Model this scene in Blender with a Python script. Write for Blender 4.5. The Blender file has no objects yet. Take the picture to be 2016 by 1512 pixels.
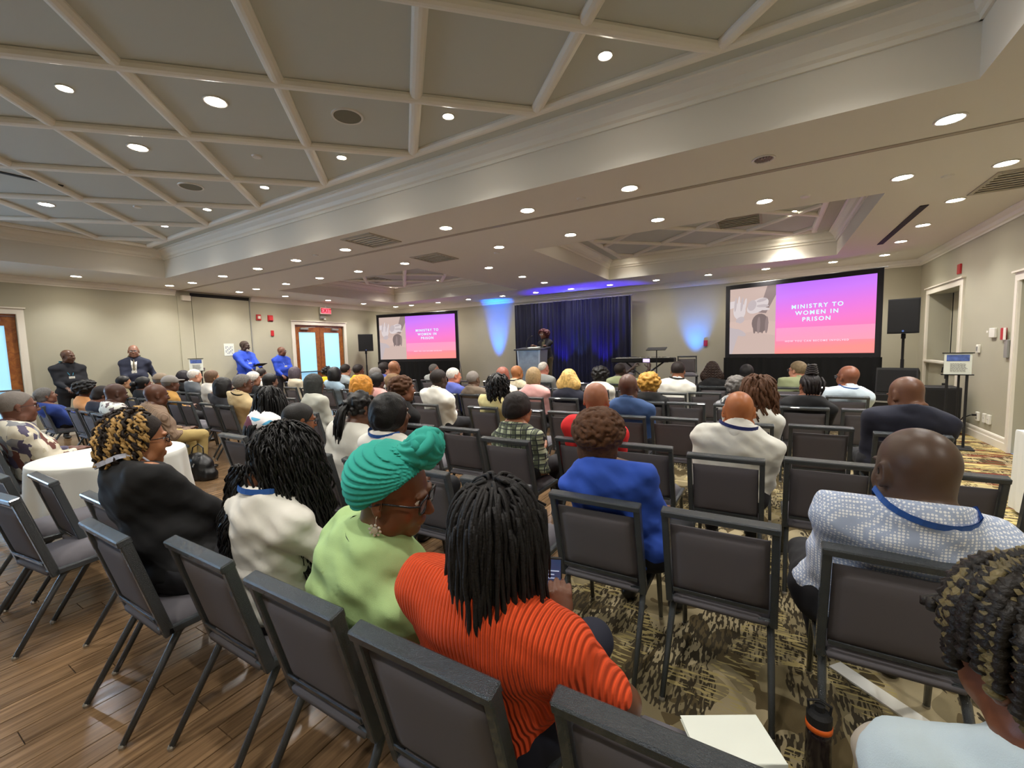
import bpy, bmesh, math, random
import numpy as np
from mathutils import Vector, Matrix, Euler
random.seed(7); RNG=np.random.RandomState(7)
C=bpy.context.scene.collection
scn=bpy.context.scene
# ------------------------------------------------------------------ camera, world, exposure
H=1.60; FPX=841.75
cam_d=bpy.data.cameras.new('camera'); cam=bpy.data.objects.new('camera',cam_d); C.objects.link(cam); scn.camera=cam
yaw,pit,rol=math.radians(30.9376),math.radians(-4.6514),math.radians(-1.5453)
fw=Vector((-math.sin(yaw)*math.cos(pit),math.cos(yaw)*math.cos(pit),math.sin(pit)))
rt=Vector((math.cos(yaw),math.sin(yaw),0)); up=rt.cross(fw)
r2=math.cos(rol)*rt+math.sin(rol)*up; u2=-math.sin(rol)*rt+math.cos(rol)*up
cam.matrix_world=Matrix(((r2.x,u2.x,-fw.x,0),(r2.y,u2.y,-fw.y,0),(r2.z,u2.z,-fw.z,H),(0,0,0,1)))
cam_d.sensor_fit='HORIZONTAL'; cam_d.sensor_width=36; cam_d.lens=36*FPX/2016; cam_d.clip_start=.03
scn.view_settings.view_transform='Standard'; scn.view_settings.look='None'
scn.view_settings.gamma=1; scn.view_settings.use_curve_mapping=False
scn.view_settings.exposure=1.2
scn.cycles.diffuse_bounces=7; scn.cycles.max_bounces=10; scn.cycles.sample_clamp_indirect=4
w=bpy.data.worlds.new('world'); scn.world=w; w.use_nodes=True
w.node_tree.nodes['Background'].inputs[0].default_value=(.5,.7,1,1); w.node_tree.nodes['Background'].inputs[1].default_value=.3
LAMP=50.0      # watts of one ceiling downlight
DAY=.36        # strength of the daylight seen through the glass doors
UPL=60.0       # watts of a stage uplight

# ------------------------------------------------------------------ helpers
def lin(c):
    if isinstance(c,str):
        c=c.lstrip('#'); c=[int(c[i:i+2],16)/255 for i in (0,2,4)]
    return tuple((x/12.92 if x<=.04045 else ((x+.055)/1.055)**2.4) for x in c)
_M={}
def mat(name,col,rough=.6,metal=0,bump=0,bscale=60,var=0,vscale=4,spec=.5,emit=None,estr=1,alpha=None,kind='noise',coat=0):
    if name in _M: return _M[name]
    m=bpy.data.materials.new(name); m.use_nodes=True; _M[name]=m
    nt=m.node_tree; b=nt.nodes['Principled BSDF']; c=lin(col)+(1,)
    b.inputs['Base Color'].default_value=c; b.inputs['Roughness'].default_value=rough
    b.inputs['Metallic'].default_value=metal; b.inputs['Specular IOR Level'].default_value=spec
    b.inputs['Coat Weight'].default_value=coat
    if emit is not None:
        b.inputs['Emission Color'].default_value=lin(emit)+(1,); b.inputs['Emission Strength'].default_value=estr
    if bump or var:
        tc=nt.nodes.new('ShaderNodeTexCoord'); 
        if bump:
            n=nt.nodes.new('ShaderNodeTexNoise'); n.inputs['Scale'].default_value=bscale; n.inputs['Detail'].default_value=3
            nt.links.new(tc.outputs['Object'],n.inputs['Vector'])
            bp=nt.nodes.new('ShaderNodeBump'); bp.inputs['Strength'].default_value=bump; bp.inputs['Distance'].default_value=.01
            nt.links.new(n.outputs[0],bp.inputs['Height']); nt.links.new(bp.outputs[0],b.inputs['Normal'])
        if var:
            n=nt.nodes.new('ShaderNodeTexNoise'); n.inputs['Scale'].default_value=vscale; n.inputs['Detail'].default_value=4
            nt.links.new(tc.outputs['Object'],n.inputs['Vector'])
            r=nt.nodes.new('ShaderNodeValToRGB'); lo=tuple(x*(1-var) for x in c[:3]); hi=tuple(min(1,x*(1+var)) for x in c[:3])
            r.color_ramp.elements[0].position=.3; r.color_ramp.elements[0].color=lo+(1,)
            r.color_ramp.elements[1].position=.7; r.color_ramp.elements[1].color=hi+(1,)
            nt.links.new(n.outputs[0],r.inputs[0]); nt.links.new(r.outputs[0],b.inputs['Base Color'])
    return m
def N(nt,t,**k):
    n=nt.nodes.new(t)
    for a,v in k.items(): setattr(n,a,v)
    return n
def math_(nt,op,a,b=None,c=None):
    n=nt.nodes.new('ShaderNodeMath'); n.operation=op
    for i,v in enumerate((a,b,c)):
        if v is None: continue
        if isinstance(v,(int,float)): n.inputs[i].default_value=v
        else: nt.links.new(v,n.inputs[i])
    return n.outputs[0]
def mixc(nt,f,a,b):
    n=nt.nodes.new('ShaderNodeMix'); n.data_type='RGBA'
    if isinstance(f,(int,float)): n.inputs[0].default_value=f
    else: nt.links.new(f,n.inputs[0])
    for i,v in ((6,a),(7,b)):
        if isinstance(v,tuple): n.inputs[i].default_value=v if len(v)==4 else v+(1,)
        else: nt.links.new(v,n.inputs[i])
    return n.outputs[2]
def bands(nt,coord,freq,width,off=0):
    """1 inside a thin stripe repeated freq times a metre"""
    x=math_(nt,'MULTIPLY_ADD',coord,freq,off); f=math_(nt,'FRACT',x); return math_(nt,'LESS_THAN',f,width)
def pattern(name,base,fn,rough=.8,bumpfn=None):
    if name in _M: return _M[name]
    m=mat(name,base,rough); nt=m.node_tree; b=nt.nodes['Principled BSDF']
    tc=N(nt,'ShaderNodeTexCoord'); sp=N(nt,'ShaderNodeSeparateXYZ'); nt.links.new(tc.outputs['Object'],sp.inputs[0])
    col=fn(nt,sp.outputs,tc.outputs['Object'])
    if col is not None: nt.links.new(col,b.inputs['Base Color'])
    if bumpfn:
        h=bumpfn(nt,sp.outputs,tc.outputs['Object']); bp=N(nt,'ShaderNodeBump'); bp.inputs['Strength'].default_value=1; bp.inputs['Distance'].default_value=.0035
        nt.links.new(h,bp.inputs['Height']); nt.links.new(bp.outputs[0],b.inputs['Normal'])
    return m

def mesh_from(name,verts,faces,smooth=False):
    me=bpy.data.meshes.new(name)
    v=np.asarray(verts,dtype=np.float32); 
    me.from_pydata([tuple(map(float,p)) for p in v],[],[tuple(map(int,f)) for f in faces]) if not isinstance(faces,np.ndarray) else _fast(me,v,faces)
    me.update()
    if smooth: me.polygons.foreach_set('use_smooth',[True]*len(me.polygons))
    return me
def _fast(me,v,f):
    me.vertices.add(len(v)); me.vertices.foreach_set('co',v.ravel())
    k=f.shape[1]; me.loops.add(f.size); me.loops.foreach_set('vertex_index',f.ravel().astype(np.int32))
    me.polygons.add(len(f)); me.polygons.foreach_set('loop_start',np.arange(len(f),dtype=np.int32)*k)
    me.update(calc_edges=True)
def obj(name,me,m=None,parent=None,loc=None,rot=None,mw=None):
    o=bpy.data.objects.new(name,me); C.objects.link(o)
    if m is not None and me is not None:
        ms=m if isinstance(m,(list,tuple)) else [m]
        if len(me.materials)==0:
            for x in ms: me.materials.append(x)
    if parent is not None: o.parent=parent
    if mw is not None: o.matrix_local=mw
    if loc is not None: o.location=loc
    if rot is not None: o.rotation_euler=rot
    return o
def tag(o,label=None,cat=None,group=None,kind=None):
    if label: o['label']=label
    if cat: o['category']=cat
    if group: o['group']=group
    if kind: o['kind']=kind
    return o
def empty(name,loc=(0,0,0),rz=0,label=None,cat=None,group=None,scale=1):
    o=bpy.data.objects.new(name,None); C.objects.link(o); o.location=loc; o.rotation_euler=(0,0,rz); o.empty_display_size=.1; o.scale=(scale,)*3
    return tag(o,label,cat,group)
class MB:
    """collects shapes into one mesh"""
    def __init__(s): s.v=[]; s.f=[]
    def add(s,v,f):
        k=len(s.v); s.v+= [tuple(p) for p in v]; s.f+=[tuple(i+k for i in q) for q in f]; return s
    def box(s,c,d,rot=None,bev=0):
        x,y,z=[q/2 for q in d]; R=Euler(rot).to_matrix() if rot is not None and not isinstance(rot,Matrix) else rot
        if bev>0:
            b=min(bev,x*.9,y*.9,z*.9); P=[];idx={}
            for i,sx in enumerate((-1,1)):
                for j,sy in enumerate((-1,1)):
                    for k,sz in enumerate((-1,1)):
                        for a,q in enumerate(((x,y-b,z-b),(x-b,y,z-b),(x-b,y-b,z))):
                            idx[(i,j,k,a)]=len(P); P.append((sx*q[0],sy*q[1],sz*q[2]))
            F=[]
            g=lambda i,j,k,a: idx[(i,j,k,a)]
            F+=[(g(1,0,0,0),g(1,1,0,0),g(1,1,1,0),g(1,0,1,0)),(g(0,0,0,0),g(0,0,1,0),g(0,1,1,0),g(0,1,0,0))]
            F+=[(g(0,1,0,1),g(0,1,1,1),g(1,1,1,1),g(1,1,0,1)),(g(0,0,0,1),g(1,0,0,1),g(1,0,1,1),g(0,0,1,1))]
            F+=[(g(0,0,1,2),g(1,0,1,2),g(1,1,1,2),g(0,1,1,2)),(g(0,0,0,2),g(0,1,0,2),g(1,1,0,2),g(1,0,0,2))]
            for i in (0,1):
                for j in (0,1): # edges along z between face x and y
                    q=(g(i,j,0,0),g(i,j,1,0),g(i,j,1,1),g(i,j,0,1)); F.append(q if (i+j)%2==0 else q[::-1])
                    q=(g(0,i,j,1),g(1,i,j,1),g(1,i,j,2),g(0,i,j,2)); F.append(q[::-1] if (i+j)%2==1 else q)
                    q=(g(i,0,j,0),g(i,1,j,0),g(i,1,j,2),g(i,0,j,2)); F.append(q if (i+j)%2==1 else q[::-1])
            for i in (0,1):
                for j in (0,1):
                    for k in (0,1):
                        q=(g(i,j,k,0),g(i,j,k,1),g(i,j,k,2)); F.append(q if (i+j+k)%2==1 else q[::-1])
        else:
            P=[(-x,-y,-z),(x,-y,-z),(x,y,-z),(-x,y,-z),(-x,-y,z),(x,-y,z),(x,y,z),(-x,y,z)]
            F=[(0,3,2,1),(4,5,6,7),(0,1,5,4),(1,2,6,5),(2,3,7,6),(3,0,4,7)]
        if R is not None: P=[R@Vector(p) for p in P]
        return s.add([(p[0]+c[0],p[1]+c[1],p[2]+c[2]) for p in P],F)
    def tube(s,pts,r,n=8,cap=True):
        pts=[Vector(p) for p in pts]; rs=r if isinstance(r,(list,tuple)) else [r]*len(pts)
        V=[];F=[]; ref=None
        for i,p in enumerate(pts):
            t=(pts[min(i+1,len(pts)-1)]-pts[max(i-1,0)]).normalized()
            if ref is None: ref=t.orthogonal().normalized()
            ref=(ref-t*ref.dot(t)); ref=ref.normalized() if ref.length>1e-6 else t.orthogonal().normalized()
            b=t.cross(ref)
            for k in range(n):
                a=2*math.pi*k/n; V.append(p+rs[i]*(math.cos(a)*ref+math.sin(a)*b))
        for i in range(len(pts)-1):
            for k in range(n):
                a=i*n+k; b_=i*n+(k+1)%n; F.append((a,b_,b_+n,a+n))
        if cap: F.append(tuple(range(n))[::-1]); F.append(tuple(range((len(pts)-1)*n,len(pts)*n)))
        return s.add(V,F)
    def lathe(s,c,prof,n=20,axis='z'):
        V=[];F=[]
        for r,z in prof:
            for k in range(n):
                a=2*math.pi*k/n; V.append((c[0]+r*math.cos(a),c[1]+r*math.sin(a),c[2]+z))
        for i in range(len(prof)-1):
            for k in range(n):
                a=i*n+k;b=i*n+(k+1)%n; F.append((a,b,b+n,a+n))
        return s.add(V,F)
    def poly(s,pts,th=None,nrm=None):
        s.add(pts,[tuple(range(len(pts)))]); return s
    def prism(s,prof,a,b,up=(0,0,1),closed=True):
        """sweep 2-D profile (u sideways, v up) along a->b"""
        a=Vector(a);b=Vector(b); t=(b-a).normalized(); U=Vector(up); L=U.cross(t).normalized(); n=len(prof)
        V=[a+L*u+U*v for u,v in prof]+[b+L*u+U*v for u,v in prof]
        F=[(i,(i+1)%n,(i+1)%n+n,i+n) for i in range(n if closed else n-1)]
        if closed: F+=[tuple(range(n))[::-1],tuple(range(n,2*n))]
        return s.add(V,F)
    def build(s,name,m,parent=None,smooth=False,mw=None,loc=None):
        me=mesh_from(name,s.v,s.f,smooth)
        bm=bmesh.new(); bm.from_mesh(me); bmesh.ops.recalc_face_normals(bm,faces=bm.faces); bm.to_mesh(me); bm.free()
        if smooth: me.polygons.foreach_set('use_smooth',[True]*len(me.polygons))
        return obj(name,me,m,parent,mw=mw,loc=loc)
def struct(name,mb,m,label=None):
    o=mb.build(name,m); o['kind']='structure'
    if label: o['label']=label; 
    return o
def copy_tree(o,parent=None):
    c=o.copy(); C.objects.link(c); c.parent=parent
    for ch in list(o.children): copy_tree(ch,c)
    return c
def text(name,s,size,m,parent,loc,rot,extr=.001,align='CENTER',spacing=1.0):
    cu=bpy.data.curves.new(name,'FONT'); cu.body=s; cu.size=size; cu.extrude=extr; cu.align_x=align; cu.align_y='CENTER'; cu.space_character=spacing; cu.offset=size*.02
    t=bpy.data.objects.new(name,cu); C.objects.link(t)
    dg=bpy.context.evaluated_depsgraph_get(); me=bpy.data.meshes.new_from_object(t.evaluated_get(dg))
    bpy.data.objects.remove(t); o=obj(name,me,m,parent,loc=loc,rot=rot); return o

# ------------------------------------------------------------------ materials
WALL=mat('wall_paint','#ada995',.75,bump=.04,bscale=240,var=.03,vscale=1.5)
CEIL=mat('soffit_paint','#dbd5c8',.8,bump=.05,bscale=200)
PANEL=mat('coffer_paint','#c0c1b6',.85,bump=.06,bscale=260)
TRIM=mat('trim_paint','#e6e0d2',.45,bump=.02,bscale=100)
DOORP=mat('pocket_door_paint','#aba793',.7,var=.02)
WOODD=pattern('door_wood','#8a4f28',lambda nt,s,v:(lambda n,r:(nt.links.new(v,n.inputs['Vector']),nt.links.new(n.outputs[0],r.inputs[0]),r.outputs[0])[2])(N(nt,'ShaderNodeTexNoise'),N(nt,'ShaderNodeValToRGB')),.35)
def _w(m,c1,c2,sc,detail=6):
    nt=m.node_tree
    for n in nt.nodes:
        if n.type=='TEX_NOISE': n.inputs['Scale'].default_value=sc; n.inputs['Detail'].default_value=detail; n.inputs['Distortion'].default_value=1.2
        if n.type=='VALTORGB':
            n.color_ramp.elements[0].position=.3; n.color_ramp.elements[1].position=.72
            n.color_ramp.elements[0].color=lin(c1)+(1,); n.color_ramp.elements[1].color=lin(c2)+(1,)
_w(WOODD,'#7c4420','#a4652f',9)
BLACKM=mat('black_metal','#1c1e20',.38,bump=.12,bscale=700,spec=.6,coat=.3)
CHFAB=mat('charcoal_fabric','#5a5558',.9,bump=.15,bscale=900)
CHSEAT=mat('grey_seat_fabric','#5e5b60',.9,bump=.15,bscale=900)
BLK=mat('matte_black','#101012',.7)
BLKCLOTH=mat('black_cloth','#08080a',.95,bump=.1,bscale=60)
CHROME=mat('chrome','#b8bcc0',.2,metal=1)
WHITEC=mat('white_linen','#e2e2da',.85,bump=.1,bscale=30)
WHITEP=mat('white_plastic','#e4e2d8',.4)
REDP=mat('red_plastic','#b52a2e',.4)
GREYP=mat('grey_plastic','#8c8c88',.45)
CREAMP=mat('paper','#d9ddd2',.7)
def wood_floor():
    m=mat('walnut_plank','#6a4a2e',.32,spec=.5); nt=m.node_tree; b=nt.nodes['Principled BSDF']
    tc=N(nt,'ShaderNodeTexCoord'); mp=N(nt,'ShaderNodeMapping'); mp.inputs['Scale'].default_value=(26,1.6,8)
    oi=N(nt,'ShaderNodeObjectInfo'); cb=N(nt,'ShaderNodeCombineXYZ'); nt.links.new(math_(nt,'MULTIPLY',oi.outputs['Random'],37.0),cb.inputs[1])
    nt.links.new(cb.outputs[0],mp.inputs['Location'])
    n=N(nt,'ShaderNodeTexNoise'); n.inputs['Scale'].default_value=1.6; n.inputs['Detail'].default_value=5; n.inputs['Distortion'].default_value=.7
    nt.links.new(tc.outputs['Object'],mp.inputs[0]); nt.links.new(mp.outputs[0],n.inputs['Vector'])
    r=N(nt,'ShaderNodeValToRGB'); e=r.color_ramp.elements
    e[0].position=.3; e[0].color=lin('#5d4832')+(1,); e[1].position=.72; e[1].color=lin('#886c4e')+(1,)
    nt.links.new(n.outputs[0],r.inputs[0])
    br=N(nt,'ShaderNodeHueSaturation'); nt.links.new(math_(nt,'MULTIPLY_ADD',oi.outputs['Random'],.5,.72),br.inputs['Value']); nt.links.new(r.outputs[0],br.inputs['Color'])
    nt.links.new(br.outputs[0],b.inputs['Base Color'])
    nt.links.new(math_(nt,'MULTIPLY_ADD',n.outputs[0],.22,.10),b.inputs['Roughness'])
    return m
WFLOOR=wood_floor()
def carpet():
    m=mat('patterned_carpet','#7c6a44',.97,spec=.1); nt=m.node_tree; b=nt.nodes['Principled BSDF']
    tc=N(nt,'ShaderNodeTexCoord'); v=tc.outputs['Object']
    def noise(scale,mscale=(1,1,1),d=2,dist=0,rot=0):
        mp=N(nt,'ShaderNodeMapping'); mp.inputs['Scale'].default_value=mscale; mp.inputs['Rotation'].default_value=(0,0,rot); nt.links.new(v,mp.inputs[0])
        n=N(nt,'ShaderNodeTexNoise'); n.inputs['Scale'].default_value=scale; n.inputs['Detail'].default_value=d; n.inputs['Distortion'].default_value=dist
        nt.links.new(mp.outputs[0],n.inputs['Vector']); return n.outputs[0]
    vo=N(nt,'ShaderNodeTexVoronoi'); vo.inputs['Scale'].default_value=3.6; vo.inputs['Randomness'].default_value=1
    nt.links.new(v,vo.inputs['Vector'])
    g=math_(nt,'GREATER_THAN',vo.outputs['Color'],.45)
    base=mixc(nt,math_(nt,'GREATER_THAN',noise(3.0,(1,1,1),1,.6),.5),lin('#a69878'),lin('#85795c'))
    base=mixc(nt,math_(nt,'GREATER_THAN',noise(5.5,(1,.6,1),1,1.0,.5),.55),base,lin('#5c5038'))
    # dashed streaks inside cells
    st=math_(nt,'MULTIPLY',math_(nt,'GREATER_THAN',noise(20,(3.4,.7,1),1,.2),.5),math_(nt,'GREATER_THAN',noise(2.6,(1,1,1),1,.4),.47))
    base=mixc(nt,st,base,lin('#40392c'))
    st2=math_(nt,'MULTIPLY',math_(nt,'GREATER_THAN',noise(18,(.6,3.2,1),1,.2,.35),.56),math_(nt,'GREATER_THAN',noise(2.2,(1,1,1),1,.4,1),.52))
    base=mixc(nt,st2,base,lin('#aa9a68'))
    # large warm swirls by the right wall
    sp=N(nt,'ShaderNodeSeparateXYZ'); nt.links.new(v,sp.inputs[0])
    wv=noise(3.2,(.5,3.2,1),3,1.2); red=math_(nt,'MULTIPLY',math_(nt,'GREATER_THAN',wv,.60),math_(nt,'GREATER_THAN',sp.outputs[0],1.35))
    base=mixc(nt,red,base,lin('#7a3626'))
    gold=math_(nt,'MULTIPLY',math_(nt,'LESS_THAN',wv,.45),math_(nt,'GREATER_THAN',sp.outputs[0],1.35))
    base=mixc(nt,gold,base,lin('#cdb878'))
    nt.links.new(base,b.inputs['Base Color'])
    bp=N(nt,'ShaderNodeBump'); bp.inputs['Strength'].default_value=.4; bp.inputs['Distance'].default_value=.01
    nt.links.new(noise(420,(1,1,1),1),bp.inputs['Height']); nt.links.new(bp.outputs[0],b.inputs['Normal'])
    return m
CARPET=carpet()

# ------------------------------------------------------------------ room shell
XL,XR,YB,YF=-12.99,2.87,12.85,-4.0; ZC=3.33; ZT=3.9; ZCR=3.19
BX=-1.15   # where the plank floor meets the carpet
fl=MB().box(((BX+XR)/2,(YF+YB)/2,-.05),(XR-BX,YB-YF,.1)); floor=struct('floor',fl,CARPET)
# plank floor: individual boards where they are large in view, joined boards beyond
subf=MB().box(((XL+BX)/2,(YF+YB)/2,-.056),(BX-XL,YB-YF,.1)).build('subfloor',BLK,floor)
PW,PL=.125,1.22; rest=MB(); near=0; plk=None
ncol=int(round((BX-XL)/PW)); 
for i in range(ncol):
    x=BX-PW*(i+.5); y=YF-random.random()*PL
    while y<YB:
        y0,y1=max(y,YF),min(y+PL,YB); y+=PL
        if y1-y0<.05: continue
        cx,cy=x,(y0+y1)/2
        if -6.3<cx and -.2<cy<4.3:
            if plk is None: plk=mesh_from('plank',[(-PW/2+.0012,-.5,-.006),(PW/2-.0012,-.5,-.006),(PW/2-.0012,.5,-.006),(-PW/2+.0012,.5,-.006),(-PW/2+.003,-.499,0),(PW/2-.003,-.499,0),(PW/2-.003,.499,0),(-PW/2+.003,.499,0)],[(4,5,6,7),(0,1,5,4),(1,2,6,5),(2,3,7,6),(3,0,4,7)])
            o=obj('plank',plk,WFLOOR,floor,loc=(cx,cy,0)); o.scale=(1,y1-y0-.002,1); near+=1
        else: rest.box((cx,cy,-.003),(PW-.003,y1-y0-.003,.006))
tag(rest.build('plank_flooring',WFLOOR,floor),kind='stuff')
def wallstrips(axis,const,lo,hi,holes,th=.12,out=1):
    """wall with rectangular openings (a0,a1,z0,z1)"""
    mb=MB(); top=ZC+.05
    def seg(a0,a1,z0,z1):
        if a1-a0<.001 or z1-z0<.001: return
        c=const+out*th/2
        if axis=='x': mb.box((c,(a0+a1)/2,(z0+z1)/2),(th,a1-a0,z1-z0))
        else: mb.box(((a0+a1)/2,c,(z0+z1)/2),(a1-a0,th,z1-z0))
    a=lo
    for h in sorted(holes):
        seg(a,h[0],0,top); seg(h[0],h[1],h[3],top); seg(h[0],h[1],0,h[2]); a=h[1]
    seg(a,hi,0,top); return mb
D1=(.50,2.35,0,2.57); D2=(8.26,10.09,0,2.57); D0=(-2.9,-1.05,0,2.57)
struct('wall_left',wallstrips('x',XL,YF,YB,[D0,D1,D2],out=-1),WALL)
RD1=(10.44,12.22,0,2.5); RD2=(6.35,8.40,0,2.33)
struct('wall_right',wallstrips('x',XR,YF,YB,[RD2,RD1],out=1),WALL)
struct('wall_back',wallstrips('y',YB,XL-.1,XR+.1,[],out=1),WALL)
struct('wall_front',wallstrips('y',YF,XL-.1,XR+.1,[],out=-1),WALL)
# ceiling: soffit with three recessed trays
TR=[(-11.2,1.19,-2.9,4.25,ZT),(-3.58,1.16,6.80,11.0,3.80),(-11.3,-6.3,6.80,11.0,3.80)]
cb=MB()
def slab(x0,x1,y0,y1,z,th=.08): cb.box(((x0+x1)/2,(y0+y1)/2,z+th/2),(x1-x0,y1-y0,th))
slab(XL,XR,YF,TR[0][2],ZC); slab(XL,TR[0][0],TR[0][2],TR[0][3],ZC); slab(TR[0][1],XR,TR[0][2],TR[0][3],ZC)
slab(XL,XR,TR[0][3],5.235,ZC); slab(XL,XR,5.275,6.80,ZC); slab(XL,XR,11.0,YB,ZC)
slab(XL,TR[2][0],6.8,11,ZC); slab(TR[2][1],TR[1][0],6.8,11,ZC); slab(TR[1][1],XR,6.8,11,ZC)
for x0,x1,y0,y1,zt in TR:
    for a in ((x0-.04,(y0+y1)/2,.08,y1-y0+.16),(x1+.04,(y0+y1)/2,.08,y1-y0+.16)): cb.box((a[0],a[1],(ZC+.08+zt)/2+.04),(a[2],a[3],zt-ZC))
    for a in (((x0+x1)/2,y0-.04,x1-x0,.08),((x0+x1)/2,y1+.04,x1-x0,.08)): cb.box((a[0],a[1],(ZC+.08+zt)/2+.04),(a[2],a[3],zt-ZC))
ceiling=struct('ceiling',cb,CEIL)
for x0,x1,y0,y1,zt in TR: MB().box(((x0+x1)/2,(y0+y1)/2,zt+.04),(x1-x0,y1-y0,.08)).build('coffer_panel',PANEL,ceiling)
# diagonal beams and border beams in the trays, crown round each tray
BP=[(-.055,0),(-.055,-.022),(-.038,-.045),(-.012,-.054),(.012,-.054),(.038,-.045),(.055,-.022),(.055,0)]
def clipseg(p,d,x0,x1,y0,y1):
    t0,t1=-1e9,1e9
    for q,v,a,b in ((p[0],d[0],x0,x1),(p[1],d[1],y0,y1)):
        ta,tb=(a-q)/v,(b-q)/v
        if ta>tb: ta,tb=tb,ta
        t0=max(t0,ta); t1=min(t1,tb)
    return (t0,t1) if t1-t0>.15 else None
def tray_beams(T,off,x_ap,y_ap,pitch):
    x0,x1,y0,y1,zt=T; a0,a1,b0,b1=x0+off,x1-off,y0+off,y1-off
    for s,e in (((a0,b0),(a1,b0)),((a1,b0),(a1,b1)),((a1,b1),(a0,b1)),((a0,b1),(a0,b0))):
        d=Vector((e[0]-s[0],e[1]-s[1])).normalized()*.055
        MB().prism(BP,(s[0]-d.x,s[1]-d.y,zt),(e[0]+d.x,e[1]+d.y,zt)).build('border_beam',TRIM,ceiling)
    k=-12
    for k in range(-14,15):
        for sg in (1,-1):
            p=(x_ap+k*pitch,y_ap); d=(sg,-1)
            c=clipseg(p,d,a0,a1,b0,b1)
            if c: MB().prism(BP,(p[0]+d[0]*c[0],p[1]+d[1]*c[0],zt+.004*sg),(p[0]+d[0]*c[1],p[1]+d[1]*c[1],zt+.004*sg)).build('ceiling_beam',TRIM,ceiling)
tray_beams(TR[0],.38,-.37,3.87,1.6)
tray_beams(TR[1],.42,-1.21,10.58,1.6)
tray_beams(TR[2],.42,-8.8,10.58,1.6)
CR=[(0,0),(0,-.20),(.02,-.20),(.024,-.165),(.05,-.15),(.065,-.10),(.11,-.055),(.125,-.03),(.15,-.025),(.15,0)]
def crown_run(name,pts,z,prof,mat_,parent=None,flip=1):
    mb=MB(); n=len(pts)
    for i in range(n):
        a=pts[i]; b=pts[(i+1)%n]
        mb.prism([(u*flip,v) for u,v in prof],(a[0],a[1],z),(b[0],b[1],z))
    return mb
for x0,x1,y0,y1,zt in TR:
    crown_run('tray_crown',[(x0,y0),(x1,y0),(x1,y1),(x0,y1)],zt,CR,TRIM).build('tray_crown',TRIM,ceiling)
WC=[(0,0),(0,-.14),(.015,-.14),(.02,-.115),(.045,-.10),(.06,-.06),(.095,-.03),(.11,-.012),(.11,0)]
for i,(a,b) in enumerate((((XL,YB),(XL,6.95)),((XL,5.1),(XL,YF)),((XL,YF),(XR,YF)),((XR,YF),(XR,YB)),((XR,YB),(XL,YB)))):
    mb=MB().prism(WC,(a[0],a[1],ZC),(b[0],b[1],ZC)); struct('trim_%d'%(i+1),mb,TRIM)
# airwall track: a dark slot with metal lips
tk=MB(); tk.box(((XL+XR)/2,5.255,ZC+.05),(XR-XL,.036,.1)); tko=tk.build('track_slot',BLK,ceiling)
MB().box(((XL+XR)/2,5.215,ZC-.003),(XR-XL,.05,.012)).build('track_lip',mat('track_paint','#a79a86',.5),ceiling)
# baseboards
BB=[(0,0),(.022,0),(.022,.10),(.016,.115),(.016,.155),(.008,.175),(0,.18)]
def base(name,runs):
    mb=MB()
    for a,b in runs: mb.prism(BB,(a[0],a[1],0),(b[0],b[1],0))
    struct(name,mb,TRIM)
base('baseboard_right',[((XR,YF),(XR,6.27)),((XR,8.48),(XR,10.36)),((XR,12.30),(XR,YB))])
base('baseboard_back',[((XR,YB),(XL,YB))])
base('baseboard_left',[((XL,YB),(XL,10.2)),((XL,8.15),(XL,6.9)),((XL,5.1),(XL,2.5)),((XL,.4),(XL,-.95)),((XL,-3),(XL,YF))])
base('baseboard_front',[((XL,YF),(XR,YF))])
# door casings
def casing(x,y0,y1,z1,s,w=.11,name='trim_9'):
    mb=MB(); P=[(0,0),(0,.03),(.03,.036),(.045,.022),(.085,.022),(.1,.03),(.11,.03),(.11,0)]
    for a,b in ((y0-w,y0),(y1,y1+w)): mb.box((x+s*.015,(a+b)/2,z1/2),(.03,w,z1)); mb.box((x+s*.035,a+w*(.85 if a<y0 else .15),z1/2),(.012,.02,z1))
    mb.box((x+s*.015,(y0+y1)/2,z1+w/2),(.03,y1-y0+2*w,w)); mb.box((x+s*.03,(y0+y1)/2,z1+w+.012),(.06,y1-y0+2*w+.05,.024))
    struct(name,mb,TRIM)
casing(XL,D1[0],D1[1],D1[3],1,name='trim_6'); casing(XL,D2[0],D2[1],D2[3],1,name='trim_7'); casing(XL,D0[0],D0[1],D0[3],1,name='trim_8')
casing(XR,RD1[0],RD1[1],RD1[3],-1,name='trim_9'); casing(XR,RD2[0],RD2[1],RD2[3],-1,name='trim_10')
PANE_GLOW=mat('glowing_daylight_pane','#9fd0ea',.2,emit='#9cc8f4',estr=16.0)  # emission added to the unseen door's panes, standing in for daylight
PANE=mat('daylit_glass','#9fd0ea',.2,emit='#8fcbf0',estr=DAY)
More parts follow.
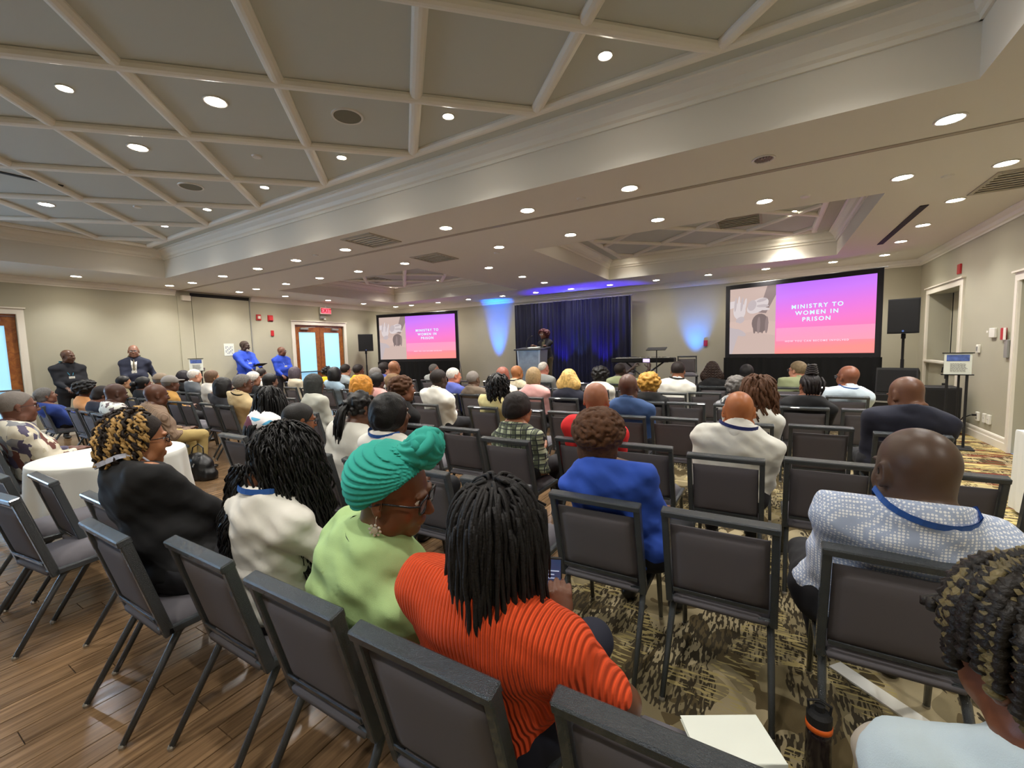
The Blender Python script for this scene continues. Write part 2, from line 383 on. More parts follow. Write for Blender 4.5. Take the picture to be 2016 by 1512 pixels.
def glass_doors(name,D,PANE=PANE):
    y0,y1,_,z1=D; root=empty(name,(XL-.06,(y0+y1)/2,0)); root['kind']='structure'
    hw=(y1-y0)/2
    MB().box((0,0,z1-.02),(.1,2*hw,.04)).build('door_header',WOODD,root)
    for s in (-1,1):
        c=s*hw/2; W=hw-.01
        f=MB(); sw=.155
        f.box((0,c-W/2+sw/2,z1/2-.02),(.045,sw,z1-.05)); f.box((0,c+W/2-sw/2,z1/2-.02),(.045,sw,z1-.05))
        f.box((0,c,z1-.04-.1),(.045,W-2*sw,.19)); f.box((0,c,.14),(.045,W-2*sw,.28))
        leaf=f.build('door_leaf',WOODD,root)
        MB().box((0,c,(z1-.235+.28)/2),(.012,W-2*sw,z1-.235-.28)).build('pane',PANE,leaf)
        MB().box((.03,c,1.04),(.03,W-.12,.035)).tube([(.0,c-W/2+.1,1.04),(.06,c-W/2+.1,1.04)],.014).tube([(.0,c+W/2-.1,1.04),(.06,c+W/2-.1,1.04)],.014).box((.065,c,1.04),(.03,W-.1,.03)).build('push_bar',CHROME,leaf)
        MB().box((.055,c+s*.12,z1-.12),(.06,.26,.06)).tube([(.06,c+s*.1,z1-.09),(.12,c-s*.12,z1-.07),(.05,c-s*.28,z1-.06)],.008).build('door_closer',GREYP,leaf)
    return root
glass_doors('door_1',D1); glass_doors('door_2',D2); glass_doors('door_3',D0,PANE_GLOW)  # last pair stands out of view, put in as a daylight source
# folding-wall pocket panels on the left wall
pk=MB(); pk.box((XL+.012,5.285,1.59),(.024,.31,3.18)); struct('trim_11',pk,WALL)
pr_=empty('door_4',(XL,6.17,0)); pr_['kind']='structure'
MB().box((.015,0,1.60),(.03,1.44,3.2)).build('door_leaf',DOORP,pr_)
MB().box((.02,.735,1.62),(.05,.02,3.24)).build('seal_strip',GREYP,pr_)
MB().box((.01,0,3.245),(.03,1.48,.085)).build('dark_gap',BLK,pr_)
MB().lathe((0,0,0),[(.0,.02),(.03,.02),(.034,.005),(.034,0)],14).build('door_lock',CHROME,pr_,mw=Matrix.Translation((.03,-.62,1.47))@Matrix.Rotation(math.pi/2,4,'Y'))
MB().box((0,0,0),(.02,.1,.05)).build('flush_pull',CHROME,pr_,loc=(.035,-.60,1.30))
MB().box((.05,-.86,3.14),(.1,.2,.13)).build('track_box',TRIM,pr_)
# right wall: recessed service doors
def recess(name,D,d,parts):
    y0,y1,_,z1=D; root=empty(name,(XR,(y0+y1)/2,0)); root['kind']='structure'; hw=(y1-y0)/2
    m=MB(); m.box((d+.03,0,z1/2),(.06,2*hw,z1)); m.build('door_leaf',DOORP,root)
    rv=MB(); L_=d+.06-.12; cx=.12+L_/2; rv.box((cx,-hw-.02,z1/2),(L_,.04,z1)); rv.box((cx,hw+.02,z1/2),(L_,.04,z1)); rv.box((cx,0,z1+.02),(L_,2*hw+.08,.04)); rv.build('reveal',WALL,root)
    return root
r=recess('door_5',RD1,.34,None)
MB().box((.06,0,.55),(.04,1.78,1.10)).build('lower_panel',DOORP,r); MB().box((.02,0,1.13),(.13,1.9,.035)).box((.03,0,1.10),(.07,1.84,.03)).build('ledge',TRIM,r)
MB().box((.335,.80,1.85),(.01,.02,1.3)).build('panel_gap',BLK,r)
MB().box((.03,-.2,.93),(.03,.07,.22)).tube([(.02,-.2,1.03),(-.02,-.2,1.04),(-.03,-.2,.94)],.012).tube([(.02,-.2,.72),(-.02,-.2,.72)],.02).build('panel_latch',BLK,r)
r=recess('door_6',RD2,.2,None)
MB().box((.19,0,1.16),(.02,.012,2.3)).build('door_gap',BLK,r)
# ------------------------------------------------------------------ ceiling fixtures
LENS=mat('lit_lens','#ffffff',.4,emit='#fff4e2',estr=60)
LENSC=mat('lit_lens_cool','#ffffff',.4,emit='#eef4ff',estr=60)
RING=mat('light_ring','#d8d2c6',.35); REFL=mat('dull_reflector','#8a7f74',.25,metal=.8)
def dl_ring(): 
    m=MB().lathe((0,0,0),[(.075,0),(.100,0),(.102,-.005),(.098,-.010),(.082,-.008),(.075,.012),(.075,.02)],24); return m
_ring=None
def downlight(x,y,z,label,group=None,lit=True,small=False,cool=False,power=1.0):
    global _ring
    e=empty('downlight',(x,y,z),0,label,'light',group)
    sc=.62 if small else 1
    if _ring is None: r_=dl_ring().build('ring',RING,e,smooth=True); _ring=r_.data
    else: r_=obj('ring',_ring,None,e)
    r_.scale=(sc,sc,1)
    if lit:
        l=MB().lathe((0,0,0),[(0,-.009),(.04,-.008),(.076,-.004),(.076,0)],20).build('lens',LENSC if cool else LENS,e); l.scale=(sc,sc,1)
        ld=bpy.data.lights.new('downlight_lamp','SPOT'); ld.energy=LAMP*power; ld.spot_size=math.radians(128); ld.spot_blend=.85; ld.shadow_soft_size=.07; ld.color=(1,.975,.935) if not cool else (.88,.94,1)
        lo=bpy.data.objects.new('downlight_lamp',ld); C.objects.link(lo); lo.parent=e; lo.location=(0,0,-.03)
    else:
        m=MB().lathe((0,0,0),[(0,-.002),(.03,-.004),(.076,-.004)],16); 
        for k in range(5): m.box((-.05+.025*k,0,-.008),(.006,.1,.008))
        m.build('louvre',REFL,e)
    return e
near_=[1.21,-.07,-1.34,-2.62,-3.93,-6.08,-7.45,-8.72,-10.07,-11.45,-12.25]
far_=[1.21,-.07,-1.34,-2.64,-3.94,-6.13,-7.47,-8.78,-10.08,-11.39,-12.21]
O=['first','second','third','fourth','fifth','sixth','seventh','eighth','ninth','tenth','eleventh','twelfth','thirteenth','fourteenth']
for i,x in enumerate(near_):
    if i==1: downlight(x,4.86,ZC,'unlit recessed downlight with a dull louvre on the near side of the ceiling slot','downlights beside the ceiling slot',lit=False)
    else: downlight(x,4.86 if x>-12 else 4.72,ZC,'lit round downlight on the near side of the dark ceiling slot, %s from the right'%O[i],'downlights beside the ceiling slot',cool=(i==0))
for i,x in enumerate(far_): downlight(x,6.27,ZC,'lit round downlight on the far side of the dark ceiling slot, %s from the right'%O[i],'downlights beside the ceiling slot')
for i,(x,y) in enumerate([(2.02,6.4),(2.0,7.69),(2.01,9.05),(2.0,10.28),(2.03,11.7)]): downlight(x,y,ZC,'lit round downlight along the right wall, %s from the camera'%O[i],'downlights along the right wall')
for i,x in enumerate([1.2,-.08,-1.32,-2.59,-3.85,-5.03,-6.2,-7.42,-8.79,-10.13,-11.42]): downlight(x,11.93,ZC,'small lit downlight along the stage wall, %s from the right'%O[i],'downlights along the stage wall',power=.42)
for i,y in enumerate([7.68,9.12,10.3]): downlight(-5.1,y,ZC,'lit downlight between the two far ceiling trays, %s from the camera'%O[i],'downlights between the far trays')
for i,y in enumerate([3.1,7.54,8.97,10.39,11.9]): downlight(-12.2,y,ZC,'lit downlight along the left wall, %s from the camera'%O[i],'downlights along the left wall')
for i,(x,y) in enumerate([(.3,8.9),(.3,10.95-.3),(-3.0,10.6),(-2.45,7.3)]): downlight(x,y,3.8,'lit downlight inside the far right ceiling tray, %s clockwise from its near right side'%O[i],'downlights in the far right tray')
for i,(x,y) in enumerate([(-7.2,8.9),(-8.9,10.5),(-10.75,10.3),(-9.1,7.3)]): downlight(x,y,3.8,'lit downlight inside the far left ceiling tray, %s along it from the right'%O[i],'downlights in the far left tray')
for i,x in enumerate([.45,-1.15,-2.74,-4.34,-5.95,-7.54,-9.05,-10.45]): downlight(x,3.49,ZT,'small bright downlight along the far edge of the near coffered tray, %s from the right'%O[i],'downlights in the near tray edge',small=True,power=.6)
for x,y,t,p in [(-5.14,1.36,'small, slightly dimmer and left of the brightest',.6),(-4.32,2.14,'large and brightest, second coffer from the left in view',1.5),(-5.93,2.11,'large, below left of the brightest one',1.2),(-9.12,2.08,'cool white, far left of the coffers',1.)]:
    downlight(x,y,ZT,'coffer downlight, '+t,'downlights in the near coffers',small=(p==.6),power=p,cool=('cool' in t))
k=0
for y in (.5,-1.2):
    for x in (-.8,-2.6,-8.0,-10.0):
        k+=1; downlight(x,y,ZT,'downlight overhead beyond the top of the picture, %s of the near tray'%O[k-1],'downlights overhead out of the picture',power=1.0)
for x in (2.0,): 
    for y,t in ((3.2,'just outside the picture'),(.6,'beside the camera'),(-1.8,'behind the camera')): downlight(x,y,ZC,'downlight along the right wall '+t,'downlights overhead out of the picture')
for y,t in ((1.0,'level with the camera'),(-1.5,'behind the camera')): downlight(-12.2,y,ZC,'downlight along the left wall '+t,'downlights overhead out of the picture')
SPK=mat('speaker_grille','#77735f',.8,bump=.3,bscale=900)
for x,y,l in ((-3.55,2.95,'round flush ceiling speaker in the near coffers, nearer of two'),(-6.71,2.93,'round flush ceiling speaker in the near coffers, farther left of two')):
    e=empty('ceiling_speaker',(x,y,ZT),0,l,'speaker'); MB().lathe((0,0,0),[(0,-.006),(.13,-.006)],28).build('grille',SPK,e); MB().lathe((0,0,0),[(.128,0),(.128,-.01),(.145,-.01),(.15,0)],28).build('rim',RING,e)
for x,y,z,l in ((-5.11,2.93,ZT,'sprinkler cover plate in the middle coffer'),(-8.23,2.85,ZT,'sprinkler cover plate in a far left coffer'),(-1.9,4.85,ZC,'sprinkler cover plate between two near-side downlights'),(.35,6.35,ZC,'detector disc on the far side of the ceiling slot near the right tray'),(1.62,6.5,ZC,'thin detector disc near the right wall downlights'),(-6.8,4.8,ZC,'small pale detector disc near the square vent'),(-1.36,8.94,3.8,'small disc in the far right tray'),(-4.2,6.6,ZC,'small disc beside the far right tray corner')):
    e=MB().lathe((0,0,0),[(0,-.018),(.045,-.016),(.055,0)],18).build('ceiling_disc',RING,loc=(x,y,z)); tag(e,l,'sprinkler')
VENT=mat('vent_paint','#aaa18e',.6)
def vent(x,y,z,sx,sy,label,n=7):
    e=empty('ceiling_vent',(x,y,z),0,label,'vent')
    m=MB()
    for s in (-1,1): m.box((s*sx/2,0,-.006),(.04,sy+.04,.014)); m.box((0,s*sy/2,-.006),(sx-.04,.04,.014))
    m.build('frame',VENT,e)
    for k in range(n): MB().box((0,-sy/2+sy*(k+.5)/n,-.004),(sx-.05,sy/n*.55,.006),rot=(.5,0,0)).build('slat',VENT,e)
vent(-5.28,4.71,ZC,.6,.6,'square ceiling vent on the near side of the dark slot')
vent(-5.35,6.25,ZC,.6,.6,'square ceiling vent on the far side of the dark slot')
vent(2.45,7.1,ZC,.75,.8,'large square ceiling vent at the right wall',8)
vent(-.5,9.0,3.8,.7,.7,'square vent inside the far right ceiling tray',6)
vent(-10.2,9.2,3.8,.7,.7,'square vent inside the far left ceiling tray',6)
e=MB().box((1.72,9.02,ZC-.004),(.085,2.6,.012)).build('slot_diffuser',BLK); tag(e,'long black linear air diffuser in the ceiling at right','vent')
e=MB().box((-8.0,.9,ZT-.004),(.06,2.2,.012)).build('slot_diffuser',BLK); tag(e,'thin dark linear diffuser in the near coffers at far left','vent')

# ------------------------------------------------------------------ wall fittings
def plate(name,x,y,z,sx,sy,m,label,cat,side,parts=()):
    """small box fixed to a wall: side -1 left wall, +1 right wall, 0 back wall"""
    e=empty(name,(x,y,z),0,label,cat); s={1:-1,-1:1,0:1}[side]
    if side==0: MB().box((0,-.015,0),(sx,.03,sy),bev=.005).build('body',m,e)
    else: MB().box((s*.015,0,0),(.03,sx,sy),bev=.005).build('body',m,e)
    for nm,mm,off,d in parts: 
        if side==0: MB().box((off[0],-.03-d[2]/2,off[1]),(d[0],d[2],d[1])).build(nm,mm,e)
        else: MB().box((s*(.03+d[2]/2),off[0],off[1]),(d[2],d[0],d[1])).build(nm,mm,e)
    return e
LENSR=mat('strobe_lens','#e6d8cc',.2)
plate('fire_strobe',XL,7.15,2.74,.14,.17,REDP,'red fire alarm strobe with clear lens, left of two above the blue shirted men','alarm',-1,[('lens',LENSR,(0,.0),(.07,.08,.03))])
plate('fire_bell',XL,7.50,2.73,.16,.18,REDP,'red round-faced fire alarm horn, right of two on the left wall','alarm',-1,[('horn',mat('red_horn','#c2383a',.4),(0,0),(.12,.12,.03))])
plate('fire_pull',XL,7.53,2.28,.09,.17,REDP,'small red box below the alarm horn on the left wall','alarm',-1)
plate('fire_pull',XR,10.59,2.79,.13,.17,REDP,'red alarm box high on the right wall above the service door','alarm',1)
plate('fire_pull',XR,8.78,1.63,.12,.17,REDP,'red fire alarm pull station beside the right door','alarm',1,[('white_side',WHITEP,(-.09,0),(.06,.17,.01))])
plate('fire_pull',-1.47,YB,1.62,.10,.16,REDP,'small red box on the stage wall left of the big screen','alarm',0)
plate('thermostat',XR,9.12,1.65,.18,.14,WHITEP,'white thermostat box on the right wall','thermostat',1,[('side_clip',WHITEP,(.12,.02),(.05,.03,.01))])
plate('wall_switch',XR,9.60,1.41,.09,.13,WHITEP,'white rocker switch on the right wall','switch',1,[('rocker',GREYP,(0,0),(.04,.07,.008))])
plate('control_panel',XR,8.66,1.42,.10,.25,GREYP,'grey keypad panel beside the right door','switch',1)
for y,z,l,d in ((10.37,.40,'power outlet nearest the service door',1),(9.47,.35,'power outlet with the black plug in it',1),(9.22,.36,'middle blank white wall plate',0),(9.07,.36,'right blank white wall plate',0)):
    plate('wall_outlet',XR,y,z,.09,.14,WHITEP,l+' on the right wall','outlet',1,[('socket',GREYP,(0,.03),(.035,.03,.004)),('socket',GREYP,(0,-.03),(.035,.03,.004))] if d else [('screw',GREYP,(0,0),(.01,.01,.004))])
c_=MB().tube([(XR-.03,9.47,.37),(XR-.09,9.5,.36),(XR-.14,9.62,.30),(XR-.17,9.75,.15),(XR-.22,9.72,.03),(XR-.4,9.9,.012),(XR-.7,10.1,.012)],.008).box((XR-.055,9.47,.37),(.05,.03,.03)).build('power_cord',BLK,smooth=False); tag(c_,'black power cord plugged into the right wall and running to the floor','cord')
# exit sign
e=empty('exit_sign',(XL+.09,9.36,3.06),0,'lit red and white exit sign above the wooden double doors','sign')
MB().box((0,0,0),(.05,.42,.22),bev=.008).build('housing',WHITEP,e); MB().box((0,0,.13),(.03,.06,.06)).build('mount',WHITEP,e)
MB().box((.027,0,0),(.006,.37,.17)).build('face',mat('exit_face','#e8394a',.4,emit='#ff4a58',estr=1.2),e)
text('lettering','EXIT',.19,mat('exit_letters','#6a0f1a',.5),e,(.032,0,0),(math.pi/2,0,math.pi/2),spacing=1.1)
e=empty('emergency_light',(XL+.05,9.25,2.84),0,'small grey twin emergency lamp below the exit sign','light'); MB().box((0,0,0),(.09,.18,.1),bev=.015).build('housing',GREYP,e)
MB().lathe((0,0,0),[(0,-.05),(.04,-.05),(.03,0)],12).build('lamp_head',WHITEP,e,loc=(.05,.06,-.03))
# paper sign on the pocket door
e=empty('paper_notice',(XL+.035,6.26,1.80),0,'white paper notice taped to the wall behind the bearded man','sign'); MB().box((0,0,0),(.006,.26,.34)).build('sheet',CREAMP,e); m=MB()
for i in range(5):
    for j in range(6):
        if (i*7+j*5)%3: m.box((.004,-.08+.04*i,-.1+.035*j),(.002,.026,.02))
m.build('printing',mat('grey_ink','#6a7086',.8),e)

# ------------------------------------------------------------------ projection screens
def lerp(a,b,t): return a+(b-a)*t
def grad_mat():
    m=bpy.data.materials.new('slide_gradient'); m.use_nodes=True; nt=m.node_tree; b=nt.nodes['Principled BSDF']
    tc=N(nt,'ShaderNodeTexCoord'); sp=N(nt,'ShaderNodeSeparateXYZ'); nt.links.new(tc.outputs['Object'],sp.inputs[0])
    r=N(nt,'ShaderNodeValToRGB'); e=r.color_ramp.elements
    e[0].position=0; e[0].color=lin('#ff8f8a')+(1,); e[1].position=1; e[1].color=lin('#b06cf8')+(1,)
    for p,c in ((.25,'#f87cb4'),(.55,'#e477d8'),(.8,'#c878f0')): x=e.new(p); x.color=lin(c)+(1,)
    # v from bottom 0..1 ; tilt so that the top left is bluer
    v=math_(nt,'ADD',math_(nt,'MULTIPLY',sp.outputs[2],.62),math_(nt,'MULTIPLY_ADD',sp.outputs[0],-.05,-.02))
    nt.links.new(v,r.inputs[0])
    b.inputs['Base Color'].default_value=(0,0,0,1); b.inputs['Roughness'].default_value=.9; nt.links.new(r.outputs[0],b.inputs['Emission Color']); b.inputs['Emission Strength'].default_value=.5
    return m
GR=grad_mat()
BAND=mat('slide_band_tint','#000000',.9,emit='#f4b4d0',estr=.45); BAND.node_tree.nodes['Principled BSDF'].inputs['Alpha'].default_value=.28
def em(name,c,s=1.0): return mat(name,'#000000',.9,emit=c,estr=s*.5)
E_BG=em('slide_tan','#c2aba2'); E_H1=em('slide_hand_pale','#cfc4c4'); E_H2=em('slide_hand_grey','#b8acae'); E_D=em('slide_hand_dark','#8c7a78'); E_D2=em('slide_hand_shadow','#786866'); E_A=em('slide_arm','#c9b0a6'); E_T=em('slide_title','#c8f4ff',1.1); E_S=em('slide_subtitle','#ffd6ea',1.0); E_B=em('slide_band','#f0a0c8')
SKIRT=mat('black_drape','#050506',.95); FRM=mat('screen_border','#17151a',.8,bump=.1,bscale=300)
def blob(cx,cy,rx,ry,rot=0,n=18):
    return [(cx+rx*math.cos(a)*math.cos(rot)-ry*math.sin(a)*math.sin(rot),cy+rx*math.cos(a)*math.sin(rot)+ry*math.sin(a)*math.cos(rot)) for a in [2*math.pi*k/n for k in range(n)]]
def finger(x0,y0,x1,y1,w):
    L=math.hypot(x1-x0,y1-y0); a=math.atan2(y1-y0,x1-x0)
    return blob((x0+x1)/2,(y0+y1)/2,L/2+w*.5,w/2,a)
def screen(label,p0,p1,z0,z1,ztop_in=.10):
    p0=Vector(p0);p1=Vector(p1); W=(p1-p0).length; ang=math.atan2(p1.y-p0.y,p1.x-p0.x); Hh=z1-z0
    root=empty('projection_screen',(p0.x,p0.y,0),ang,label,'screen')
    b=.10; m=MB()
    m.box((b/2,0,(z0+z1)/2),(b,.04,Hh),bev=.004); m.box((W-b/2,0,(z0+z1)/2),(b,.04,Hh),bev=.004)
    m.box((W/2,0,z1-b/2),(W-2*b,.04,b)); m.box((W/2,0,z0+b/2),(W-2*b,.04,b)); m.build('frame',FRM,root)
    iw,ih=W-2*b,Hh-2*b; ox,oz=b,z0+b
    s=MB().box((iw/2,0,ih/2),(iw,.01,ih)).build('screen_surface',em('screen_blank','#c2aba2'),root,loc=(ox,0,oz))
    pw=iw*.36
    # slide: right gradient field; object coordinates start at its lower left corner
    MB().box((iw*.64/2,-.0075,ih/2),(iw*.64,.004,ih)).build('slide_field',GR,s,loc=(pw,0,0))
    MB().box(((iw-pw)/2+pw+.01,-.0105,ih*.275),(iw-pw-.02,.001,ih*.19)).build('slide_band',BAND,s)
    def P(pts,mt,lay,nm='picture_shape'):
        pts=[(min(max(u,0),1),min(max(v,0),1)) for u,v in pts]
        mb=MB(); k=len(pts); y=-.006-.0006*lay
        mb.add([(u*pw,y,v*ih) for u,v in pts],[tuple(range(k))]); o=mb.build(nm,mt,s)
    P([(.64,.62),(.80,.60),(1,.86),(1,1),(.82,1)],E_D,1)
    P([(0,.70),(.14,.72),(.14,.82),(0,.81)],E_H1,1)
    P([(0,.30),(.55,.34),(.5,.52),(0,.50)],E_A,1)
    P([(.75,.30),(1,.27),(1,.47),(.75,.50)],E_A,1)
    P([(0,0),(.06,0),(.22,.33),(0,.42)],E_H2,2)
    P(blob(.22,.66,.14,.13),E_H1,3)
    for k in range(4): P(finger(.12+.07*k,.68,.14+.075*k,.86-.02*abs(k-1),.055),E_H1 if k%2 else E_H2,4)
    P(blob(.24,.52,.10,.05,.2),E_H2,4)
    P(blob(.62,.72,.24,.10,.25),E_H1,5)
    for k in range(4): P(finger(.62,.68+.035*k,.86-.02*k,.66+.05*k,.045),E_H2 if k%2 else E_H1,6)
    P(blob(.50,.73,.10,.075,.4),E_H2,6)
    P(blob(.68,.46,.18,.14),E_D2,7)
    for k in range(4): P(finger(.56+.085*k,.34,.57+.085*k,.52,.07),E_D if k%2 else E_D2,8)
    P(blob(.18,.34,.20,.05,-.25),E_H2,5); P(blob(.14,.44,.16,.05,-.1),E_A,6)
    for t,z,sz in (('MINISTRY TO',.655,.098),('WOMEN IN',.565,.098),('PRISON',.475,.098)):
        text('slide_title',t,ih*.078,E_T,s,(pw+iw*.64*.44,-.012,ih*z),(math.pi/2,0,0),spacing=1.32)
    text('slide_subtitle','HOW YOU CAN BECOME INVOLVED',ih*.034,E_S,s,(pw+iw*.64*.44,-.012,ih*.175),(math.pi/2,0,0),spacing=1.38)
    # stand, skirt
    f=MB()
    for x in (.02,W-.02): f.tube([(x,.06,0),(x,.06,z1)],.018,8); f.box((x,.06,.02),(.05,.9,.03)); f.tube([(x,.45,.03),(x,.08,z0)],.012,6)
    f.tube([(-.06,.03,z1+.01),(W+.06,.03,z1+.01)],.012,6); f.build('stand',CHROME if False else GREYP,root)
    sk=MB(); n=60; V=[];F=[]
    for k in range(n+1):
        x=-.03+(W+.06)*k/n; dy=.018*math.sin(k*1.9)+.01*math.sin(k*.7)
        V+=[(x,-.02,z0+.01),(x,-.03+dy,z0*.5),(x,-.03+dy*1.6,.01)]
    for k in range(n):
        for j in range(2): a=k*3+j; F.append((a,a+1,a+4,a+3))
    sk.add(V,F); sk.build('skirt',SKIRT,root,smooth=True)
    return root
screen('large projection screen on the right showing the pink and violet slide',(-.94,12.3),(1.99,11.44),1.225,3.045)
screen('projection screen on the left of the stage showing the same slide',(-12.72,11.4),(-9.42,12.10),1.24,3.01)

# ------------------------------------------------------------------ stage, curtain, podium
STX0,STX1,STY=-7.0,-1.4,9.75
st=empty('stage',((STX0+STX1)/2,(STY+12.35)/2,0),0,'low carpeted stage platform under the podium and keyboard','stage')
MB().box((0,0,.40),(STX1-STX0,12.35-STY,.08),bev=.01).build('deck',mat('stage_carpet','#232428',.95,bump=.2,bscale=300),st)
MB().box((0,-(12.35-STY)/2+.02,.18),(STX1-STX0-.04,.02,.36)).box((-(STX1-STX0)/2+.02,0,.18),(.02,12.35-STY-.04,.36)).box(((STX1-STX0)/2-.02,0,.18),(.02,12.35-STY-.04,.36)).build('skirt',SKIRT,st)
ct=empty('backdrop_curtain',(-5.34,12.42,0),0,'dark blue-black pleated backdrop curtain behind the podium','curtain')
V=[];F=[];n=260;W=3.86; zs=[.0,.5,1.2,2.0,2.7,3.05]
for k in range(n+1):
    t=k/n; x=-W/2+W*t; a=.030*math.sin(t*150+1.5*math.sin(t*31))+.02*math.sin(t*57+2)
    for z in zs: V.append((x,a*(1.05-.18*z/3.05)+.005*math.sin(z*2+t*20),z))
nz=len(zs)
for k in range(n):
    for j in range(nz-1): a=k*nz+j; F.append((a,a+nz,a+nz+1,a+1))
MB().add(V,F).build('drape',mat('navy_drape','#10122a',.62,spec=.35,bump=.08,bscale=120),ct,smooth=True)
MB().tube([(-W/2-.03,.06,3.06),(W/2+.03,.06,3.06)],.02).tube([(-W/2,.06,0),(-W/2,.06,3.06)],.02).tube([(W/2,.06,0),(W/2,.06,3.06)],.02).box((-W/2,.06,.01),(.45,.45,.02)).box((W/2,.06,.01),(.45,.45,.02)).build('pipe_frame',GREYP,ct)
PDX,PDY=-5.42,10.15
pd=empty('podium',(PDX,PDY,.44),0,'silver tapered podium with a black slanted top on the stage','podium')
m=MB(); w0,w1,d0,d1,hh=.24,.30,.18,.22,1.16
m.add([(-w0,-d0,.04),(w0,-d0,.04),(w1,-d1,hh-.04),(-w1,-d1,hh-.04),(-w0,-d0+.02,.04),(w0,-d0+.02,.04),(w1,-d1+.02,hh-.04),(-w1,-d1+.02,hh-.04)],[(0,1,2,3),(4,7,6,5),(0,4,5,1),(1,5,6,2),(2,6,7,3),(3,7,4,0)])
m.build('front_panel',mat('brushed_silver','#8f9aa6',.35,metal=.4,var=.25,vscale=5),pd)
m=MB()
for s in (-1,1): m.add([(s*w0,-d0-.01,.03),(s*(w0+.05),-d0-.01,.03),(s*(w1+.05),-d1-.01,hh-.03),(s*w1,-d1-.01,hh-.03),(s*w0,d0,.03),(s*(w0+.05),d0,.03),(s*(w1+.05),d1,hh-.03),(s*w1,d1,hh-.03)],[(0,1,2,3),(4,7,6,5),(0,4,5,1),(1,5,6,2),(2,6,7,3),(3,7,4,0)])
m.build('side_post',mat('satin_silver','#b4b8be',.3,metal=.6),pd)
MB().box((0,0,.02),(.66,.5,.04),bev=.01).build('base',BLACKM,pd)
MB().box((0,-.01,hh+.0),(.84,.56,.035),rot=(.10,0,0),bev=.012).build('top',BLACKM,pd)
MB().tube([(-.16,-.05,hh+.02),(-.15,-.03,hh+.2),(-.1,.02,hh+.3),(-.05,.06,hh+.33)],.006).tube([(-.05,.06,hh+.33),(-.02,.085,hh+.34)],.014).build('microphone',BLK,pd)
MB().box((.05,-.0,hh+.03),(.3,.22,.006),rot=(.10,0,0)).build('notes',CREAMP,pd)
# keyboard on stand, music stand, stage chairs
kb=empty('keyboard',(-2.55,10.35,.44),0,'long black electronic keyboard on an x-stand at the right of the stage','keyboard')
MB().box((0,0,.82),(1.45,.32,.10),bev=.015).build('case',BLK,kb); MB().box((0,-.09,.875),(1.22,.13,.012)).build('white_keys',WHITEP,kb)
bk=MB(); [bk.box((-.59+.034*k*1.0,-.06,.885),(.014,.08,.014)) for k in range(35) if k%7 not in (2,6)]; bk.build('black_keys',BLK,kb)
MB().tube([(-.5,-.18,.02),(.45,.15,.77)],.02).tube([(.5,-.18,.02),(-.45,.15,.77)],.02).tube([(-.6,-.18,.02),(.6,-.18,.02)],.02).tube([(-.55,.15,.77),(.55,.15,.77)],.02).build('stand',BLACKM,kb)
ms=empty('music_stand',(-2.15,9.95,.44),0,'thin black music stand in front of the keyboard','stand')
MB().tube([(0,0,0),(0,0,1.05)],.012).tube([(0,0,.15),(.22,.1,0)],.008).tube([(0,0,.15),(-.22,.1,0)],.008).tube([(0,0,.15),(0,-.25,0)],.008).build('pole',BLK,ms); MB().box((0,0,1.08),(.42,.24,.012),rot=(.25,0,0)).build('tray',BLK,ms)
# ------------------------------------------------------------------ loudspeakers
def pa(label,x,y,z0,z1,w,d,rz,zf=0):
    e=empty('loudspeaker',(x,y,z0),rz,label,'speaker'); h=z1-z0
    m=MB(); f=w*.5; bq=w*.33
    V=[(-f,-d/2,0),(f,-d/2,0),(bq,d/2,0),(-bq,d/2,0)]; V+= [(a,b,h) for a,b,_ in V]
    m.add(V,[(0,3,2,1),(4,5,6,7),(0,1,5,4),(1,2,6,5),(2,3,7,6),(3,0,4,7)]).build('cabinet',mat('speaker_cabinet','#1b1c1f',.6,bump=.3,bscale=250),e)
    MB().box((0,-d/2-.006,h/2),(w*.95,.012,h*.95),bev=.005).build('grille',mat('speaker_mesh','#141416',.85,bump=.5,bscale=600),e)
    MB().lathe((0,0,0),[(0,.004),(.018,.004),(.018,0)],12).build('badge',mat('badge_blue','#5d7fd0',.3),e,mw=Matrix.Translation((0,-d/2-.012,h*.07))@Matrix.Rotation(math.pi/2,4,'X'))
    t=empty('speaker_stand',(x,y,0),rz,'black tripod stand carrying the '+label.split(' on ')[0],'stand')
    MB().tube([(0,0,.35),(0,0,z0)],.022).tube([(0,0,.2),(0,0,z0-.5)],.028).build('pole',BLK,t); MB().tube([(0,0,z0-.10),(0,0,z0-.005)],.035).build('collar',BLK,t)
    for k in range(3):
        a=k*2*math.pi/3+.4; MB().tube([(0,0,.75),(.5*math.cos(a),.5*math.sin(a),.02)],.014).tube([(0,0,.3),(.27*math.cos(a),.27*math.sin(a),.36)],.01).build('leg',BLK,t)
pa('large black loudspeaker on a pole beside the right screen',2.26,11.1,1.70,2.36,.46,.40,-.25)
pa('black loudspeaker on a tripod between the double doors and left screen',-12.45,10.59,1.67,2.27,.50,.36,.9)
e=empty('floor_monitor',(2.15,10.85,0),-.3,'black wedge floor monitor standing up beside the right screen','speaker'); MB().add([(-.3,-.2,.55),(.3,-.2,.55),(.3,.25,.55),(-.3,.25,.55),(-.3,-.1,1.05),(.3,-.1,1.05),(.3,.25,.95),(-.3,.25,.95)],[(0,3,2,1),(4,5,6,7),(0,1,5,4),(1,2,6,5),(2,3,7,6),(3,0,4,7)]).build('cabinet',_M['speaker_cabinet'],e)
MB().box((0,-.16,.8),(.55,.01,.42),rot=(-.2,0,0)).build('grille',_M['speaker_mesh'],e)
e=empty('equipment_case',(2.15,10.85,0),-.3,'black road case under the wedge monitor','case'); MB().box((0,.02,.275),(.66,.5,.54),bev=.01).build('body',BLK,e); MB().box((0,-.24,.4),(.6,.02,.03)).build('edge_trim',GREYP,e)
